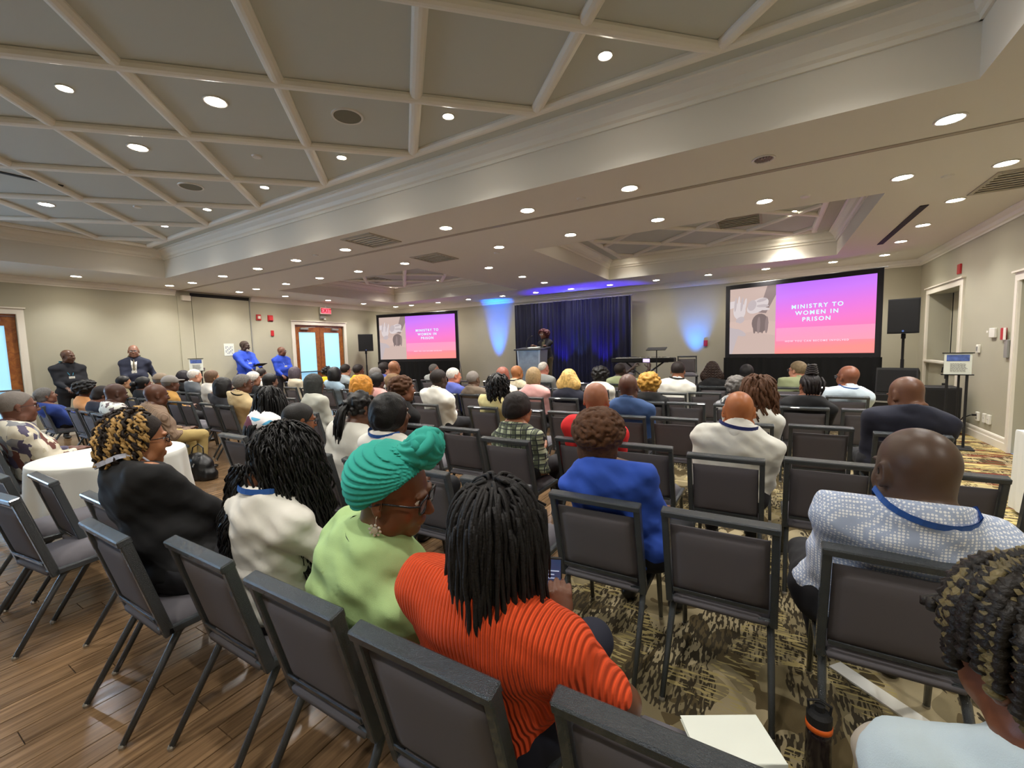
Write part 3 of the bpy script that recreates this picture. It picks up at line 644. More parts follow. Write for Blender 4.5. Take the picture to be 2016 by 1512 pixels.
e=empty('subwoofer',(2.5,9.9,0),0,'black subwoofer box on the floor by the right wall','speaker'); MB().box((0,0,.4),(.45,.45,.76),bev=.01).build('cabinet',_M['speaker_cabinet'],e); MB().box((0,-.23,.4),(.40,.012,.68)).build('grille',_M['speaker_mesh'],e)
for k in range(4): MB().box((-.16+.32*(k%2),-.16+.32*(k//2),.01),(.05,.05,.02)).build('foot',BLK,e)
# ------------------------------------------------------------------ sign easels
def easel(x,y,z0,rz,label):
    e=empty('sign_stand',(x,y,0),rz,label,'sign')
    MB().box((0,0,z0+.15),(.28,.012,.30)).build('sign_board',CREAMP,e)
    MB().box((0,0,z0+.305),(.32,.03,.014)).box((0,0,z0-.005),(.33,.05,.014)).build('sign_rail',BLK,e)
    MB().box((0,-.008,z0+.235),(.23,.003,.09)).build('blue_header',mat('header_blue','#4a5f9e',.6,var=.5,vscale=14),e)
    m=MB(); rr=random.Random(3)
    for i in range(9):
        q=-.075
        while q<.075: L=rr.uniform(.008,.03); m.box((q+L/2,-.008,z0+.155-.014*i),(L,.003,.006)); q+=L+.006
    m.build('printing',mat('print_grey','#8f9090',.7),e)
    for s in (-1,1): MB().tube([(s*.10,.01,0),(s*.10,.01,z0)],.016,8).build('pole',BLK,e)
    MB().tube([(.03,.1,.0),(.02,.02,z0)],.014).build('pole',BLK,e); MB().box((0,0,.012),(.4,.32,.022),bev=.008).build('base',BLK,e)
easel(2.33,8.5,1.07,-.15,'white sign with a blue header on a black stand near the right wall')
easel(-12.3,5.15,1.27,1.1,'white sign on a black stand right of the man in the navy suit')
# ------------------------------------------------------------------ covered tables
def skirted_round(x,y,R,z,label):
    e=empty('cocktail_table',(x,y,0),0,label,'table')
    n=64; V=[(0,0,z)]; rings=[(R*.5,z,0),(R*.985,z,0),(R,z-.008,0),(R*1.005,z-.05,.006),(R*1.02,z*.6,.022),(R*1.06,z*.3,.035),(R*1.1,.03,.05)]
    for r_,zz,a in rings:
        for k in range(n):
            t=2*math.pi*k/n; rr=r_+a*math.sin(t*11+.6*math.sin(t*3)); V.append((rr*math.cos(t),rr*math.sin(t),zz))
    F=[(0,1+k,1+(k+1)%n) for k in range(n)]
    for i in range(len(rings)-1):
        for k in range(n): a=1+i*n+k;b=1+i*n+(k+1)%n; F.append((a,a+n,b+n,b))
    MB().add(V,F).build('tablecloth',WHITEC,e,smooth=True)
    MB().tube([(0,0,0),(0,0,z-.02)],.04).lathe((0,0,0),[(0,.0),(.3,.0),(.3,.03),(0,.04)],20).build('pedestal',BLACKM,e)
    MB().lathe((0,0,z-.03),[(0,0),(R*.97,0),(R*.97,.022),(0,.022)],32).build('tabletop',WOODD,e)
skirted_round(-5.15,1.42,.54,.745,'round table under a white cloth beside the woman with blonde-tipped locs')
def skirted_rect(x,y,sx,sy,z,label):
    e=empty('side_table',(x,y,0),0,label,'table'); P=[]; 
    def ring(k,zz,amp):
        out=[];nn=80
        per=[(-sx/2,-sy/2),(sx/2,-sy/2),(sx/2,sy/2),(-sx/2,sy/2)]
        for i in range(nn):
            t=i/nn*4; j=int(t); f=t-j; a=per[j]; b=per[(j+1)%4]; px=a[0]+(b[0]-a[0])*f; py=a[1]+(b[1]-a[1])*f
            s=1+amp*(.6+.4*math.sin(i*1.7)); out.append((px*s,py*s,zz))
        return out
    R_=[ring(0,z,0),ring(1,z-.02,.008),ring(2,z*.5,.02),ring(3,.03,.04)]; V=[(0,0,z)]+sum(R_,[]); nn=80
    F=[(0,1+k,1+(k+1)%nn) for k in range(nn)]
    for i in range(3):
        for k in range(nn): a=1+i*nn+k;b=1+i*nn+(k+1)%nn; F.append((a,a+nn,b+nn,b))
    MB().add(V,F).build('tablecloth',WHITEC,e); MB().box((0,0,z-.03),(sx*.97,sy*.97,.03)).build('tabletop',WOODD,e)
    for a in (-1,1):
        for b in (-1,1): MB().tube([(a*sx*.42,b*sy*.42,0),(a*sx*.42,b*sy*.42,z-.04)],.015).build('leg',BLACKM,e)
skirted_rect(2.38,5.25,.86,.76,.75,'white cloth-covered table at the right edge by the wall')

# ------------------------------------------------------------------ chairs
FRAMEM=mat('slate_frame','#31373b',.26,bump=.6,bscale=420,spec=.7,coat=.35)
GLIDE=mat('steel_glide','#a8a49c',.3,metal=.8)
def make_chair():
    r=empty('banquet_chair')
    # seat pad with crowned top
    m=MB(); nx,ny=8,8; V=[]; w,y0,y1=.204,-.205,.24
    def pt(i,j,top):
        u=-1+2*i/nx; v=-1+2*j/ny
        x=w*math.copysign(abs(u)**.9,u)*(1-.04*max(0,-v)); y=(y0+y1)/2+(y1-y0)/2*v
        e=max(abs(u),abs(v))**6; return (x*(1 if top else .97),y,.405+.068*(1-e) if top else .385)
    for t in (1,0):
        for i in range(nx+1):
            for j in range(ny+1): V.append(pt(i,j,t))
    F=[];g=lambda t,i,j:(0 if t else (nx+1)*(ny+1))+i*(ny+1)+j
    for i in range(nx):
        for j in range(ny): F.append((g(1,i,j),g(1,i+1,j),g(1,i+1,j+1),g(1,i,j+1))); F.append((g(0,i,j),g(0,i,j+1),g(0,i+1,j+1),g(0,i+1,j)))
    for i in range(nx): F.append((g(1,i,0),g(0,i,0),g(0,i+1,0),g(1,i+1,0))); F.append((g(1,i,ny),g(1,i+1,ny),g(0,i+1,ny),g(0,i,ny)))
    for j in range(ny): F.append((g(1,0,j),g(1,0,j+1),g(0,0,j+1),g(0,0,j))); F.append((g(1,nx,j),g(0,nx,j),g(0,nx,j+1),g(1,nx,j+1)))
    m.add(V,F).build('seat',CHSEAT,r,smooth=True)
    m=MB()
    for s in (-1,1): m.box((s*.2135,.025,.397),(.030,.42,.036),bev=.006)
    for y in (-.19,.21): m.box((0,y,.397),(.41,.022,.024),bev=.004)
    m.build('seat_frame',FRAMEM,r)
    # back frame
    zt,yt,zb,yb=.857,-.297,.378,-.175; L=math.hypot(zt-zb,yt-yb); a=math.atan2(-(yt-yb),zt-zb)
    m=MB()
    for s in (-1,1): m.box((s*.2135,(yt+yb)/2,(zt+zb)/2),(.030,.040,L),rot=(a,0,0),bev=.004)
    m.box((0,yt-.001,zt-.003),(.460,.050,.032),rot=(a,0,0),bev=.005); m.build('back_frame',FRAMEM,r)
    # pad
    m=MB(); cz,cy=.615,(yt+yb)/2+.004; th=.019; hw,hh_=.194,.178; n=8; V=[]
    Rm=Matrix.Rotation(a,3,'X'); c=Vector((0,yb+(yt-yb)*((.622-zb)/(zt-zb)),.622))
    for sd in (1,-1):
        for i in range(n+1):
            for j in range(n+1):
                u=-1+2*i/n; v=-1+2*j/n; e=max(abs(u),abs(v))**8
                V.append(c+Rm@Vector((hw*u,sd*(th*(1-.75*e)),hh_*v)))
    F=[];g=lambda t,i,j:(0 if t==1 else (n+1)**2)+i*(n+1)+j
    for i in range(n):
        for j in range(n): F.append((g(1,i,j),g(1,i,j+1),g(1,i+1,j+1),g(1,i+1,j))); F.append((g(0,i,j),g(0,i+1,j),g(0,i+1,j+1),g(0,i,j+1)))
    for k in range(n):
        for (p,q) in (((k,0),(k+1,0)),((k+1,n),(k,n)),((0,k+1),(0,k)),((n,k),(n,k+1))): F.append((g(1,*p),g(1,*q),g(0,*q),g(0,*p)))
    m.add(V,F).build('backrest',CHFAB,r,smooth=True)
    MB().box(tuple(c+Rm@Vector((0,-th-.001,-hh_+.012))),(.385,.006,.018),rot=(a,0,0)).build('pad_rail',FRAMEM,r)
    for s in (-1,1):
        o=MB().tube([(s*.196,-.10,.392),(s*.200,-.135,.372),(s*.204,-.165,.33),(s*.212,-.365,.012)],[.014,.0155,.0155,.0125],10).build('leg',FRAMEM,r,smooth=True)
        MB().lathe((s*.212,-.367,0),[(0,0),(.012,.0),(.014,.012),(.010,.02),(0,.02)],10).build('glide',GLIDE,o)
        o=MB().tube([(s*.200,.13,.392),(s*.204,.19,.36),(s*.210,.245,.012)],[.014,.0155,.0125],10).build('leg',FRAMEM,r,smooth=True)
        MB().lathe((s*.210,.246,0),[(0,0),(.012,.0),(.014,.012),(.010,.02),(0,.02)],10).build('glide',GLIDE,o)
    return r
CH0=make_chair(); CH_used=[False]
def chair(x,yrow,label,group,rz=0,z=0):
    """x and yrow give the middle of the top rail"""
    if not CH_used[0]: o=CH0; CH_used[0]=True
    else: o=copy_tree(CH0)
    a=rz; o.rotation_euler=(0,0,a); off=Vector((0,.297,0)); off.rotate(Euler((0,0,a)))
    o.location=(x+off.x,yrow+off.y,z); tag(o,label,'chair',group); return o
# ------------------------------------------------------------------ signed-distance modelling (smooth unions, then surface nets)
class SDF:
    def __init__(s,lo,hi,h):
        s.h=h; s.lo=np.array(lo,float)-2*h; n=np.ceil((np.array(hi)-s.lo)/h).astype(int)+3; s.n=n
        s.ax=[s.lo[i]+h*np.arange(n[i]) for i in range(3)]; s.F=np.full(n,.25,np.float32)
    def _sub(s,lo,hi):
        sl=[]
        for i in range(3):
            a=int(np.clip(np.floor((lo[i]-s.lo[i])/s.h),0,s.n[i])); b=int(np.clip(np.ceil((hi[i]-s.lo[i])/s.h)+1,0,s.n[i])); sl.append(slice(a,b))
        return tuple(sl),s.ax[0][sl[0]][:,None,None],s.ax[1][sl[1]][None,:,None],s.ax[2][sl[2]][None,None,:]
    def _put(s,sl,d,k,sub=False):
        f=s.F[sl]
        if f.size==0: return
        if sub:
            d=-d; h=np.maximum(k-np.abs(f-d),0)/k if k>0 else 0; s.F[sl]=np.maximum(f,d)+h*h*k*.25
        else:
            h=np.maximum(k-np.abs(f-d),0)/k if k>0 else 0; s.F[sl]=np.minimum(f,d)-h*h*k*.25
    def cap(s,a,b,ra,rb=None,k=.02,sub=False):
        rb=ra if rb is None else rb; a=np.array(a,float);b=np.array(b,float); m=max(ra,rb)+k+3*s.h
        sl,x,y,z=s._sub(np.minimum(a,b)-m,np.maximum(a,b)+m); d=b-a; L=max(float(d@d),1e-9)
        t=np.clip(((x-a[0])*d[0]+(y-a[1])*d[1]+(z-a[2])*d[2])/L,0,1)
        q=np.sqrt((x-a[0]-t*d[0])**2+(y-a[1]-t*d[1])**2+(z-a[2]-t*d[2])**2)-(ra+(rb-ra)*t)
        s._put(sl,q,k,sub); return s
    def el(s,c,r,R=None,k=.02,sub=False):
        c=np.array(c,float); r=np.array(r,float); m=float(r.max())+k+3*s.h
        sl,x,y,z=s._sub(c-m,c+m); X=x-c[0];Y=y-c[1];Z=z-c[2]
        if R is not None:
            R=np.array(R); X,Y,Z=(R[0,0]*X+R[1,0]*Y+R[2,0]*Z, R[0,1]*X+R[1,1]*Y+R[2,1]*Z, R[0,2]*X+R[1,2]*Y+R[2,2]*Z)
        k0=np.sqrt((X/r[0])**2+(Y/r[1])**2+(Z/r[2])**2); k1=np.sqrt((X/r[0]**2)**2+(Y/r[1]**2)**2+(Z/r[2]**2)**2)+1e-9
        s._put(sl,k0*(k0-1)/k1,k,sub); return s
    def cut(s,p,n):
        """remove the half-space on the side n points to"""
        x,y,z=s.ax[0][:,None,None],s.ax[1][None,:,None],s.ax[2][None,None,:]; n=np.array(n,float); n/=np.linalg.norm(n)
        s.F=np.maximum(s.F,((x-p[0])*n[0]+(y-p[1])*n[1]+(z-p[2])*n[2]).astype(np.float32)); return s
    def disp(s,fn):
        x,y,z=s.ax[0][:,None,None],s.ax[1][None,:,None],s.ax[2][None,None,:]; s.F=s.F+fn(x,y,z).astype(np.float32); return s
    def mesh(s):
        F=s.F; I=F<0; nx,ny,nz=F.shape
        cs=np.zeros((nx-1,ny-1,nz-1,3),np.float32); cnt=np.zeros((nx-1,ny-1,nz-1),np.float32)
        for ax in range(3):
            A=[slice(None)]*3;B=[slice(None)]*3; A[ax]=slice(0,-1);B[ax]=slice(1,None)
            fa,fb=F[tuple(A)],F[tuple(B)]; cr=(I[tuple(A)]!=I[tuple(B)]); t=np.where(cr,fa/(fa-fb+1e-12),0)
            o=[i for i in range(3) if i!=ax]
            for d0 in (0,1):
                for d1 in (0,1):
                    sl=[slice(None)]*3; N_=[nx,ny,nz]
                    sl[o[0]]=slice(d0,N_[o[0]]-1+d0); sl[o[1]]=slice(d1,N_[o[1]]-1+d1); sl=tuple(sl)
                    c=cr[sl]; cnt+=c; cs[...,ax]+=np.where(c,t[sl],0); cs[...,o[0]]+=c*d0; cs[...,o[1]]+=c*d1
        has=cnt>0; idx=np.full(has.shape,-1,np.int64); ii=np.argwhere(has); idx[has]=np.arange(len(ii))
        if len(ii)==0: return np.zeros((0,3),np.float32),np.zeros((0,4),int)
        V=(ii+cs[has]/cnt[has][:,None])*s.h+s.lo
        Q=[]
        for ax in range(3):
            o=[i for i in range(3) if i!=ax]; A=[slice(1,-1)]*3;B=[slice(1,-1)]*3; A[ax]=slice(0,-1);B[ax]=slice(1,None)
            a,b=I[tuple(A)],I[tuple(B)]; e=np.argwhere(a!=b)
            if len(e)==0: continue
            neg=a[tuple(e.T)]; base=e.copy()
            for i in o: base[:,i]+=1
            def at(d0,d1):
                q=base.copy(); q[:,o[0]]-=d0; q[:,o[1]]-=d1; return idx[tuple(q.T)]
            q=np.stack([at(1,1),at(0,1),at(0,0),at(1,0)],1)
            fl=neg if ax!=1 else ~neg
            q[~fl]=q[~fl][:,::-1]; Q.append(q)
        Q=np.concatenate(Q); Q=Q[(Q>=0).all(1)]
        # two light smoothing passes remove grid steps
        for lam in (.5,.35):
            acc=np.zeros_like(V); n_=np.zeros(len(V))
            for k in range(4):
                np.add.at(acc,Q[:,k],V[Q[:,(k+1)%4]]); np.add.at(n_,Q[:,k],1); np.add.at(acc,Q[:,k],V[Q[:,(k-1)%4]]); np.add.at(n_,Q[:,k],1)
            V=V+lam*(acc/np.maximum(n_,1)[:,None]-V)
        return V.astype(np.float32),Q
def join(parts):
    V=[];Q=[];k=0
    for v,q in parts: V.append(v); Q.append(q+k); k+=len(v)
    return np.concatenate(V),np.concatenate(Q)
def sdf_obj(name,vq,m,parent,mw=None):
    if len(vq[0])==0: return None
    return obj(name,mesh_from(name,vq[0],vq[1],True),m,parent,mw=mw)
def xf(vq,M4):
    M_=np.array(M4); return ((vq[0]@M_[:3,:3].T+M_[:3,3]).astype(np.float32),vq[1])
def ik(S,W,l1,l2,pole):
    S=np.array(S,float);W=np.array(W,float); d=W-S; L=np.linalg.norm(d); 
    if L>(l1+l2)*.995: W=S+d/L*(l1+l2)*.995; d=W-S; L=np.linalg.norm(d)
    a=(l1*l1-l2*l2+L*L)/(2*L); h=math.sqrt(max(l1*l1-a*a,0)); u=d/L; p=np.array(pole,float); p-=u*(p@u); p/=np.linalg.norm(p)+1e-9
    return S+u*a+p*h,W

# ------------------------------------------------------------------ heads
_headcache={}
def head_mesh(h,var):
    key=(h,var)
    if key in _headcache: return _headcache[key]
    fat=var in('heavy',)
    s=SDF((-.115,-.13,-.20),(.115,.14,.14),h)
    s.el((0,-.014,.032),(.076,.098,.088),k=.02).el((0,.030,-.035),(.060+.008*fat,.062,.086),k=.03).el((0,.064,-.097),(.027,.024,.020),k=.02)
    for x in (-1,1):
        s.el((x*.040,.056,-.032),(.026,.026,.030),k=.02); s.el((x*.052,.012,-.075),(.024+.010*fat,.034,.030),k=.025)
        s.el((x*.031,.093,.005),(.016,.0125,.009),k=.006,sub=True)
        s.cap((x*.019,.083,.0135),(x*.043,.077,.0125),.0038,.0034,k=.004); s.cap((x*.021,.081,-.005),(x*.042,.076,-.004),.003,k=.004)
        s.cap((x*.014,.094,.026),(x*.046,.084,.026),.007,.006,k=.010)
    s.cap((0,.090,.012),(0,.110,-.026),.007,.011,k=.010); s.el((0,.104,-.030),(.019,.012,.010),k=.008)
    s.el((0,.090,-.058),(.023,.012,.0065),k=.005); s.el((0,.087,-.069),(.020,.012,.0075),k=.005)
    s.cap((-.018,.104,-.0635),(.018,.104,-.0635),.0022,k=.003,sub=True)
    R=Euler((0,0,0)).to_matrix()
    for x in (-1,1):
        Re=Euler((0,0,x*-.45)).to_matrix()
        s.el((x*.082,-.012,-.002),(.009,.020,.033),R=Re,k=.008); s.el((x*.089,-.008,.002),(.006,.011,.020),R=Re,k=.006,sub=True)
        s.el((x*.083,-.004,-.030),(.007,.010,.011),k=.006)
    s.cap((0,-.028,-.04),(0,-.034,-.095),.053+.008*fat,.050+.010*fat,k=.03)
    if fat:
        for z in (-.075,-.105): s.el((0,-.085,z),(.052,.020,.016),k=.014)
    _headcache[key]=s.mesh(); return _headcache[key]
# ------------------------------------------------------------------ hands: palm, five bent fingers; wrist at origin, fingers +y, palm faces -z, thumb towards side*x
_handcache={}
def hand_mesh(h,side,curl):
    key=(h,side,curl)
    if key in _handcache: return _handcache[key]
    s=SDF((-.075,-.05,-.09),(.075,.21,.05),h)
    s.cap((0,-.04,0),(0,.01,0),.024,.025,k=.01)
    s.el((0,.048,-.002),(.040,.050,.015),k=.015); s.el((side*.026,.03,-.010),(.018,.032,.014),k=.012)
    for i,(x,L) in enumerate(((.030,.072),(.0105,.082),(-.010,.076),(-.029,.060))):
        x*=side; a=curl; p=np.array([x,.088-.006*abs(i-1.2),0.]); sp=x*.16
        for j,f in enumerate((.46,.30,.24)):
            q=p+L*f*np.array([sp,math.cos(a),-math.sin(a)]); s.cap(p,q,.0098-.0011*j,.0090-.0011*j,k=.004); p=q; a+=curl*.9
    p=np.array([side*.030,.018,-.008])
    for (dx,dy,dz,L,r) in ((.72,.65,-.25,.042,.0125),(.45,.85,-.30,.032,.0105),(.25,.92,-.30,.026,.0092)):
        q=p+L*np.array([side*dx,dy,dz*(1+curl)]); s.cap(p,q,r,r*.9,k=.005); p=q
    _handcache[key]=s.mesh(); return _handcache[key]
def hand_at(W,E,side,h,curl=.45,twist=0.0,dirv=None):
    W=Vector(W); d=(W-Vector(E)).normalized() if dirv is None else Vector(dirv).normalized()
    z=Vector((0,0,1)); z=(z-d*z.dot(d)); z=z.normalized() if z.length>.05 else Vector((0,-1,0)); x=d.cross(z)
    R=Matrix((x,d,z)).transposed().to_4x4(); R=Matrix.Translation(W)@R@Matrix.Rotation(twist,4,'Y')
    return xf(hand_mesh(h,side,curl),R)
_eye=None;_iris=None;_shoe=None;_glass={}
EYEW=mat('eye_white','#e8e2da',.3); IRIS=mat('iris_dark','#1d120c',.2)
GLM=mat('spectacle_frame','#15141a',.3); GLS=mat('spectacle_lens','#cfd8dd',.05,spec=.9)
_M['spectacle_lens'].node_tree.nodes['Principled BSDF'].inputs['Alpha'].default_value=.25
def eye_meshes():
    global _eye,_iris
    if _eye is None:
        m=MB().lathe((0,0,0),[(0,-.012)]+[(.012*math.sin(a),-.012*math.cos(a)) for a in (.5,1.,1.57,2.1,2.7)]+[(0,.012)],12); _eye=mesh_from('eye',m.v,m.f,True)
        m=MB().lathe((0,0,0),[(.0055,.0105),(.003,.0124),(0,.0126)],12); m.v=[(a,c,-b) for a,b,c in m.v]; _iris=mesh_from('iris',m.v,m.f,True)
    return _eye,_iris
def glasses(parent,Mh,m=GLM,big=False,rim=.0022):
    key=(big,rim)
    if key not in _glass:
        f=MB(); l=MB(); wy=.100
        for s in (-1,1):
            c=(s*.033,wy,.004); a=.026; b=.021 if big else .016; P=[]
            for k in range(17):
                t=2*math.pi*k/16; ct,st_=math.cos(t),math.sin(t); P.append((c[0]+a*math.copysign(abs(ct)**.6,ct),c[1]-abs(ct)*.004,c[2]+b*math.copysign(abs(st_)**.6,st_)))
            f.tube(P,rim,6,cap=False); l.add([(p[0],p[1],p[2]) for p in P[:-1]],[tuple(range(16))])
            f.tube([(s*.059,wy-.002,.012),(s*.074,.075,.012),(s*.083,.0,.006),(s*.082,-.03,-.012)],rim*.9,5)
        f.tube([(-.008,wy,.008),(0,wy+.004,.010),(.008,wy,.008)],rim,5)
        _glass[key]=(mesh_from('glasses',f.v,f.f,True),mesh_from('lens',l.v,l.f))
    g=obj('glasses',_glass[key][0],m,parent,mw=Mh); obj('lens',_glass[key][1],GLS,g)
# ------------------------------------------------------------------ hair
def facecut(s,fr=.0):
    s.el((0,.115,-.045),(.074,.075,.105),k=.012,sub=True); return s
HPL=((0,.083,.080),(0,.68,-.73))
def hair_cap(col,h,t=.008,front=.0,lump=.0011,seed=1,nape=0,sides=True):
    s=SDF((-.12,-.16,-.13),(.12,.14,.18),h)
    s.el((0,-.014,.032),(.076+t,.098+t,.088+t),k=.02)
    if nape: s.el((0,-.050,-.045),(.060+t,.050+t,.050),k=.03)
    x0=(0,.086-front,.083); n=(0,.68,-.73) if not nape else (0,.80,-.60)
    s.cut(x0,n)
    if lump: s.disp(lambda x,y,z:lump*(np.sin(x*210+seed)*np.sin(y*190+2*seed)*np.sin(z*230)))
    return s.mesh()
def hair_balls(h,rx,ry,rz,n,r,seed,c=(0,-.02,.03),back=0,cutn=(0,.80,-.60),front=.0,jit=.25,face=True):
    rr=np.random.RandomState(seed); s=SDF((-rx-.05,-ry-.06,-.16-back),(rx+.05,ry+.05,rz+.09),h)
    s.el(c,(rx*.93,ry*.93,rz*.93),k=.01)
    if back: s.el((0,-.045,-.03-back*.4),(rx*.8,.05,.06+back*.5),k=.03)
    for i in range(n):
        u=rr.normal(size=3); u/=np.linalg.norm(u); q=rr.uniform(1-jit,1+jit)*r
        p=np.array(c)+u*np.array((rx,ry,rz))*.97; s.el(p,(q,q,q*.8),k=.006)
    if face: s.cut((0,.088-front,.086),cutn); 
    s.el((0,.105,-.05),(.070,.060,.11),k=.006,sub=True)
    return s.mesh()
def hair_bob(h,L=.10,w=.105,seed=0,ridge=.0022,top=.0,flare=.0,freq=150,horiz=False,part=False):
    s=SDF((-w-.05,-.18,-.16-L),(w+.05,.13,.17+top),h)
    s.el((0,-.016,.034+top/2),(.090,.110,.100+top/2),k=.02)
    s.el((0,-.030,-.03-L*.45),(w+flare*.5,.095,.085+L*.5),k=.05)
    s.cut((0,0,-.075-L),(0,.15,-1))
    s.el((0,.100,-.07),(.066,.075,.135),k=.010,sub=True); s.el((0,.13,-.16),(.09,.11,.12),k=.010,sub=True)
    if horiz: s.disp(lambda x,y,z:ridge*np.sin(z*freq*2+4*np.sin(np.arctan2(x,-y)*9))+ridge*.5*np.sin(np.arctan2(x,-y)*60))
    else: s.disp(lambda x,y,z:ridge*np.sin(np.arctan2(x,-y-.01)*freq*.45+3*np.sin(z*22))+0*z)
    return s.mesh()
def strands(n,L,rad,seed,Mroot=None,style='dread',spread=.010,theta=(.0,1.9),face=55,nseg=12,sides=5,grav=1,back=0.0,maxy=.62,lmin=.75):
    """locks rooted on the scalp that slide over the skull and then hang"""
    rr=np.random.RandomState(seed); mb=MB(); c=np.array((0,-.014,.032)); R0=np.array((.078,.100,.090))
    g=np.array((0,0,-1.)) if Mroot is None else np.array(Mroot)[:3,:3].T@np.array((0,0,-1.)); g/=np.linalg.norm(g)
    i=0; tries=0
    while i<n and tries<n*20:
        tries+=1
        u=rr.normal(size=3); u/=np.linalg.norm(u)
        if u[2]<-.15 or u[1]>maxy: continue
        az=math.degrees(math.atan2(u[0],u[1]))
        if abs(az)<face and u[2]<.45: continue
        i+=1
        p=c+u*R0*1.0; out=.006+spread*rr.uniform(.3,1.6); l=L*rr.uniform(lmin,1.08)
        pts=[p-u*.004]; q=p+u*out*.6; step=l/nseg; ph=rr.uniform(0,6.28); vel=u*.6+g*.5+np.array((0,-.3,0))*back
        if abs(az)<90: vel+=np.array((math.copysign(.9,u[0] if abs(u[0])>.02 else rr.uniform(-1,1)),-.2,0))*.8
        for k in range(nseg):
            vel=vel*.55+g*.6*grav+rr.normal(size=3)*.07
            v=vel/np.linalg.norm(vel); q=q+v*step
            e=(q-c)/(R0+out*.9); d=np.linalg.norm(e)
            if d<1: q=c+e/d*(R0+out*.9)
            if q[1]>.03 and abs(q[0])<.078 and q[2]<.06: q[0]=math.copysign(.078,q[0] if abs(q[0])>.001 else u[0])
            w=np.zeros(3)
            if style=='wave': a=k*1.25+ph; w=np.array((math.cos(a),math.sin(a),0))*.011*min(1,k/4)
            elif style=='curl': a=k*1.9+ph; w=np.array((math.cos(a),math.sin(a),0))*.008
            pts.append(q+w)
        r=rad*rr.uniform(.75,1.2)
        if style=='braid': rs=[r*(1+.34*math.sin(k*2.6+ph)) for k in range(len(pts))]
        else: rs=[r*(1.0 if k<len(pts)-2 else .6) for k in range(len(pts))]
        mb.tube(pts,rs,sides)
    return mb
# ------------------------------------------------------------------ cloth materials
def cloth(name,c,rough=.85,bump=.12,bs=600): return mat(name,c,rough,bump=bump*.6,bscale=bs,var=.06,vscale=9)
def ribs(name,c,freq,dark=.72,axis=0):
    cc=lin(c)
    return pattern(name,c,lambda nt,s,v: mixc(nt,bands(nt,s[axis],freq,.28),cc,tuple(x*dark for x in cc)),.9,bumpfn=lambda nt,s,v: math_(nt,'SINE',math_(nt,'MULTIPLY',s[axis],freq*6.283)))
def plaid(name,a,b,c):
    return pattern(name,a,lambda nt,s,v: mixc(nt,bands(nt,s[2],24,.18),mixc(nt,bands(nt,s[0],26,.18,.3),mixc(nt,bands(nt,s[2],12,.35,.2),mixc(nt,bands(nt,s[0],13,.35),lin(a),lin(b)),lin(b)),lin(c)),lin(c)))
def dots(name,a,b,sc):
    def f(nt,s,v):
        vo=N(nt,'ShaderNodeTexVoronoi'); vo.inputs['Scale'].default_value=sc; vo.inputs['Randomness'].default_value=.15; nt.links.new(v,vo.inputs['Vector'])
        return mixc(nt,math_(nt,'LESS_THAN',vo.outputs['Distance'],.40),lin(a),lin(b))
    return pattern(name,a,f)
def voro(name,cols,sc,stretch=(1,1,1)):
    def f(nt,s,v):
        mp=N(nt,'ShaderNodeMapping'); mp.inputs['Scale'].default_value=stretch; mp.inputs['Rotation'].default_value=(.3,.4,.5); nt.links.new(v,mp.inputs[0])
        vo=N(nt,'ShaderNodeTexVoronoi'); vo.inputs['Scale'].default_value=sc; vo.distance='CHEBYCHEV'; nt.links.new(mp.outputs[0],vo.inputs['Vector'])
        sp=N(nt,'ShaderNodeSeparateColor'); nt.links.new(vo.outputs['Color'],sp.inputs[0])
        r=N(nt,'ShaderNodeValToRGB'); r.color_ramp.interpolation='CONSTANT'; e=r.color_ramp.elements; k=len(cols)
        e[0].color=lin(cols[0])+(1,); e[0].position=0; e[1].position=1/k; e[1].color=lin(cols[1])+(1,)
        for i in range(2,k): q=e.new(i/k); q.color=lin(cols[i])+(1,)
        nt.links.new(sp.outputs[0],r.inputs[0]); return r.outputs[0]
    return pattern(name,cols[0],f)
_sk={}
def skin(c):
    if c not in _sk: _sk[c]=mat('skin_'+str(len(_sk)),c,.42,bump=.05,bscale=500,var=.07,vscale=18,spec=.45)
    return _sk[c]
def hairm(name,c,rough=.6,var=.25,vs=40,c2=None):
    m=mat('hair_'+name,c,rough,bump=.28,bscale=200,var=var,vscale=vs,spec=.35)
    if c2:
        r=[n for n in m.node_tree.nodes if n.type=='VALTORGB'][0]; r.color_ramp.elements[1].color=lin(c2)+(1,); r.color_ramp.elements[0].color=lin(c)+(1,); r.color_ramp.elements[0].position=.42; r.color_ramp.elements[1].position=.6
    return m
PANTS=cloth('black_trousers','#16161b'); LAN=mat('lanyard_blue','#2a5aa8',.6)
SHOEM=mat('black_shoe','#141212',.35)
def shoe_mesh():
    global _shoe
    if _shoe is None:
        s=SDF((-.06,-.09,-.02),(.06,.22,.12),.009); s.cap((0,-.02,.05),(0,-.01,.09),.042,.040,k=.02); s.el((0,-.015,.035),(.040,.055,.035),k=.03); s.el((0,.09,.030),(.046,.095,.030),k=.03); s.cut((0,0,0),(0,0,-1))
        v,q=s.mesh(); _shoe=mesh_from('shoe',v,q,True)
    return _shoe
